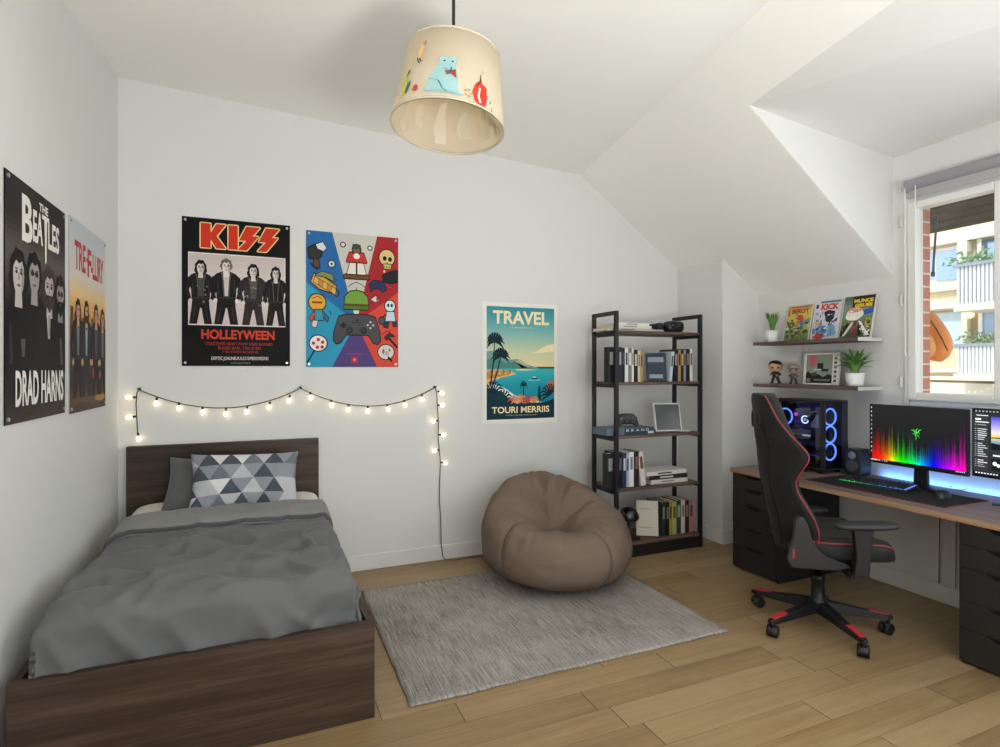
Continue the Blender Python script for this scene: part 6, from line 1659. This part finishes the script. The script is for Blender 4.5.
# backrest
WZ = [(.44,.185),(.50,.228),(.57,.250),(.64,.248),(.71,.226),(.78,.202),(.84,.206),(.90,.238),(.955,.264),(1.00,.256),(1.05,.220),(1.10,.186),(1.16,.164),(1.21,.150),(1.245,.132),(1.268,.105),(1.28,.06)]
def wz(z):
    n = len(WZ)
    for k in range(n-1):
        if WZ[k][0] <= z <= WZ[k+1][0]:
            p0, p1, p2, p3 = WZ[max(k-1,0)][1], WZ[k][1], WZ[k+1][1], WZ[min(k+2,n-1)][1]
            f = (z-WZ[k][0])/(WZ[k+1][0]-WZ[k][0])
            return .5*((2*p1) + (p2-p0)*f + (2*p0-5*p1+4*p2-p3)*f*f + (3*p1-p0-3*p2+p3)*f**3)
    return WZ[-1][1]
def xb(z): return -.195 - .125*((z-.44)/.84)**.95 - .02*sin(pi*(z-.44)/.84)
def back_pt(z, t, side):
    w = wz(z); y = w*t
    wing = .135*(abs(y)/.26)**2.0
    x = xb(z) + wing*(1 if z < 1.1 else max(.3, 1 - (z-1.1)/.2))
    th = (.070 + .018*exp(-((z-.62)/.10)**2) + .015*exp(-((z-1.16)/.07)**2))*(1 - abs(t)**5) + .018*(1-abs(t)**14)
    if side: return Vector((x + th, y, z))
    bulge = .016*(1-t*t)
    return Vector((x - bulge, y, z))
NZ, NT_ = 70, 24
P = []
for i in range(NZ+1):
    z = .44 + .84*i/NZ
    row = [back_pt(z, -1 + 2*j/NT_, 0) for j in range(NT_+1)] + [back_pt(z, 1 - 2*j/NT_, 1) for j in range(NT_+1)]
    P.append(row + [row[0]])
q = MB(); q.grid(P); q.add(P[0][:-1], [tuple(range(len(P[0])-1))]); q.add(P[-1][:-1], [tuple(range(len(P[0])-1))])
bk = CB(q, 'backrest', LEATH2, weld=True)
for sg in (-1, 1):
    q = MB(); q.tube([back_pt(.46 + .81*i/60, sg, 0) + Vector((.008, sg*.002, 0)) for i in range(61)], .0034, 8); CB(q, 'piping', REDP, bk)
    q = MB(); q.tube([back_pt(.47 + .66*i/50, sg*(.34 + .10*i/50), 0) + Vector((-.001,0,0)) for i in range(51)], .0040, 8); CB(q, 'seam', M('#0a0a0a', .9), bk)
    # harness opening with its rim
    c = back_pt(1.135, sg*.28, 0); c2 = back_pt(1.135, sg*.28, 1)
    for cc, dx in ((c, -1), (c2, 1)):
        q = MB(); q.ell(cc + Vector((-.001*dx*-1,0,0)), (.006,.014,.040), 0, 18, 10); sl_ = CB(q, 'harness_slot', M('#060606', .9), bk)
        q = MB(); q.tube([cc + Vector((.003*dx, .017*cos(2*pi*k/24), .044*sin(2*pi*k/24))) for k in range(24)], .0045, 8, closed=True); CB(q, 'slot_rim', M('#262628', .35), sl_)
q = MB(); q.tube([back_pt(1.04, -1 + 2*j/20, 0) + Vector((-.0005,0,0)) for j in range(3, 18)], .0022, 6); CB(q, 'seam', M('#0d0d0d', .9), bk)
# side hinges
for sg in (-1, 1):
    prof = [(-.255,.455),(-.235,.41),(-.03,.405),(.045,.42),(.03,.44),(-.06,.47),(-.10,.50),(-.135,.55),(-.155,.625),(-.175,.665),(-.200,.672),(-.218,.650),(-.228,.56)]
    if sg > 0: prof = [(-.085,.44),(-.07,.41),(-.03,.405),(.045,.42),(.03,.44),(-.04,.455)]
    q = MB(); y0 = .225 if sg > 0 else -.262 - .028
    q.prism(prof, (0,y0,0), (1,0,0), (0,0,1), (0,.028,0)); hg = CB(q, 'recline_bracket', M('#262626', .5), bevel=.008, seg=3)
    if sg < 0:
        q = MB(); q.box((-.232,-.293,.460),(-.222,-.262,.508)); CB(q, 'red_tab', REDP, hg)
# armrests
for sg in (-1, 1):
    zp = .648 if sg < 0 else .56; xo = 0.0 if sg < 0 else -.06
    y = sg*.325
    q = MB(); P = []
    for i in range(24):
        row = []
        for j in range(13):
            a_, b_ = 2*pi*i/24, -pi/2 + pi*j/12
            sp = lambda v, e: (abs(v)**e)*(1 if v >= 0 else -1)
            row.append(Vector((.095 + xo + .148*sp(cos(b_),.5)*sp(cos(a_),.7), y + .050*sp(cos(b_),.5)*sp(sin(a_),.7), zp + .017*sp(sin(b_),.7) + .006*cos(a_))))
        P.append(row)
    q.grid(P, 0, True); pad = CB(q, 'armrest', M('#26272a', .5))
    q = MB(); q.prism([(.035+xo,.40),(.105+xo,.40),(.112+xo,.50),(.125+xo,zp-.012),(.03+xo,zp-.012),(.045+xo,.50)], (0,y-.016,0), (1,0,0), (0,0,1), (0,.032,0)); CB(q, 'post', BLACKPL, pad, bevel=.006)
    q = MB(); q.box((.03+xo,min(y, sg*.08)-.0,.392),(.11+xo,max(y, sg*.08)+.0,.408)); CB(q, 'bracket', BLACKPL, pad, bevel=.003)
# ================================================================== light, world, camera
w = bpy.data.worlds.new('sky'); SC.world = w; w.use_nodes = True
bg = w.node_tree.nodes['Background']
sky = w.node_tree.nodes.new('ShaderNodeTexSky'); sky.sky_type = 'PREETHAM'; sky.sun_direction = (-.5,-.2,.8); sky.turbidity = 4
mxs = w.node_tree.nodes.new('ShaderNodeMix'); mxs.data_type = 'RGBA'; mxs.inputs[0].default_value = .75
w.node_tree.links.new(sky.outputs[0], mxs.inputs[6]); mxs.inputs[7].default_value = (.93,.96,1,1)
w.node_tree.links.new(mxs.outputs[2], bg.inputs[0]); bg.inputs[1].default_value = 1.7
def light(name, typ, loc, rot, energy, col=(1,1,1), **k):
    l = bpy.data.lights.new(name, typ); l.energy = energy; l.color = col
    for a, b in k.items(): setattr(l, a, b)
    o = bpy.data.objects.new(name, l); COL.objects.link(o); o.location = loc; o.rotation_euler = rot; return o
light('rear_fill', 'AREA', ((RX0+RX1)/2, YF-.14, (RZ0+RZ1)/2), (radians(90),0,0), 30, (.96,.985,1), shape='RECTANGLE', size=RX1-RX0, size_y=RZ1-RZ0)  # added fill behind the unseen rear window
light('side_fill', 'AREA', (XR+.13, (VY0+VY1)/2, (WZ0+VZ1)/2), (0,radians(90),0), 62, (.93,.965,1), shape='RECTANGLE', size=VZ1-WZ0, size_y=VY1-VY0)  # added fill behind the unseen side window
light('ceiling_bounce_fill', 'AREA', (.75, -.6, .85), (radians(180-9),0,radians(-8)), 80, (1,.982,.95), shape='DISK', size=.6)  # bare light added for ceiling bounce, no fixture in the room
light('sun', 'SUN', (0,0,20), Euler((0, radians(-38), radians(12))), 2.4, (1,.95,.86), angle=.02)
po = light('portal_window', 'AREA', (XR+.09, (WY0+WY1)/2, (WZ0+WZ1)/2), (0,radians(90),0), 1, shape='RECTANGLE', size=WZ1-WZ0, size_y=WY1-WY0)
po.data.cycles.is_portal = True
cam = bpy.data.cameras.new('camera'); cam.sensor_width = 36; cam.lens = 36*FPX/1000; cam.clip_start = .02
cam.shift_y = (HOR - 373.5)/1000 * -1 * -1
co = bpy.data.objects.new('camera', cam); COL.objects.link(co); co.location = (0,0,CAMH); co.rotation_euler = (radians(90),0,-YAW); SC.camera = co
SC.view_settings.view_transform = 'Standard'; SC.view_settings.look = 'None'; SC.view_settings.gamma = 1; SC.view_settings.use_curve_mapping = False
SC.view_settings.exposure = .08
SC.cycles.max_bounces = 10; SC.cycles.diffuse_bounces = 6; SC.cycles.transparent_max_bounces = 16; SC.cycles.caustics_reflective = False; SC.cycles.caustics_refractive = False
SC.cycles.sample_clamp_indirect = 6; SC.cycles.use_denoising = True
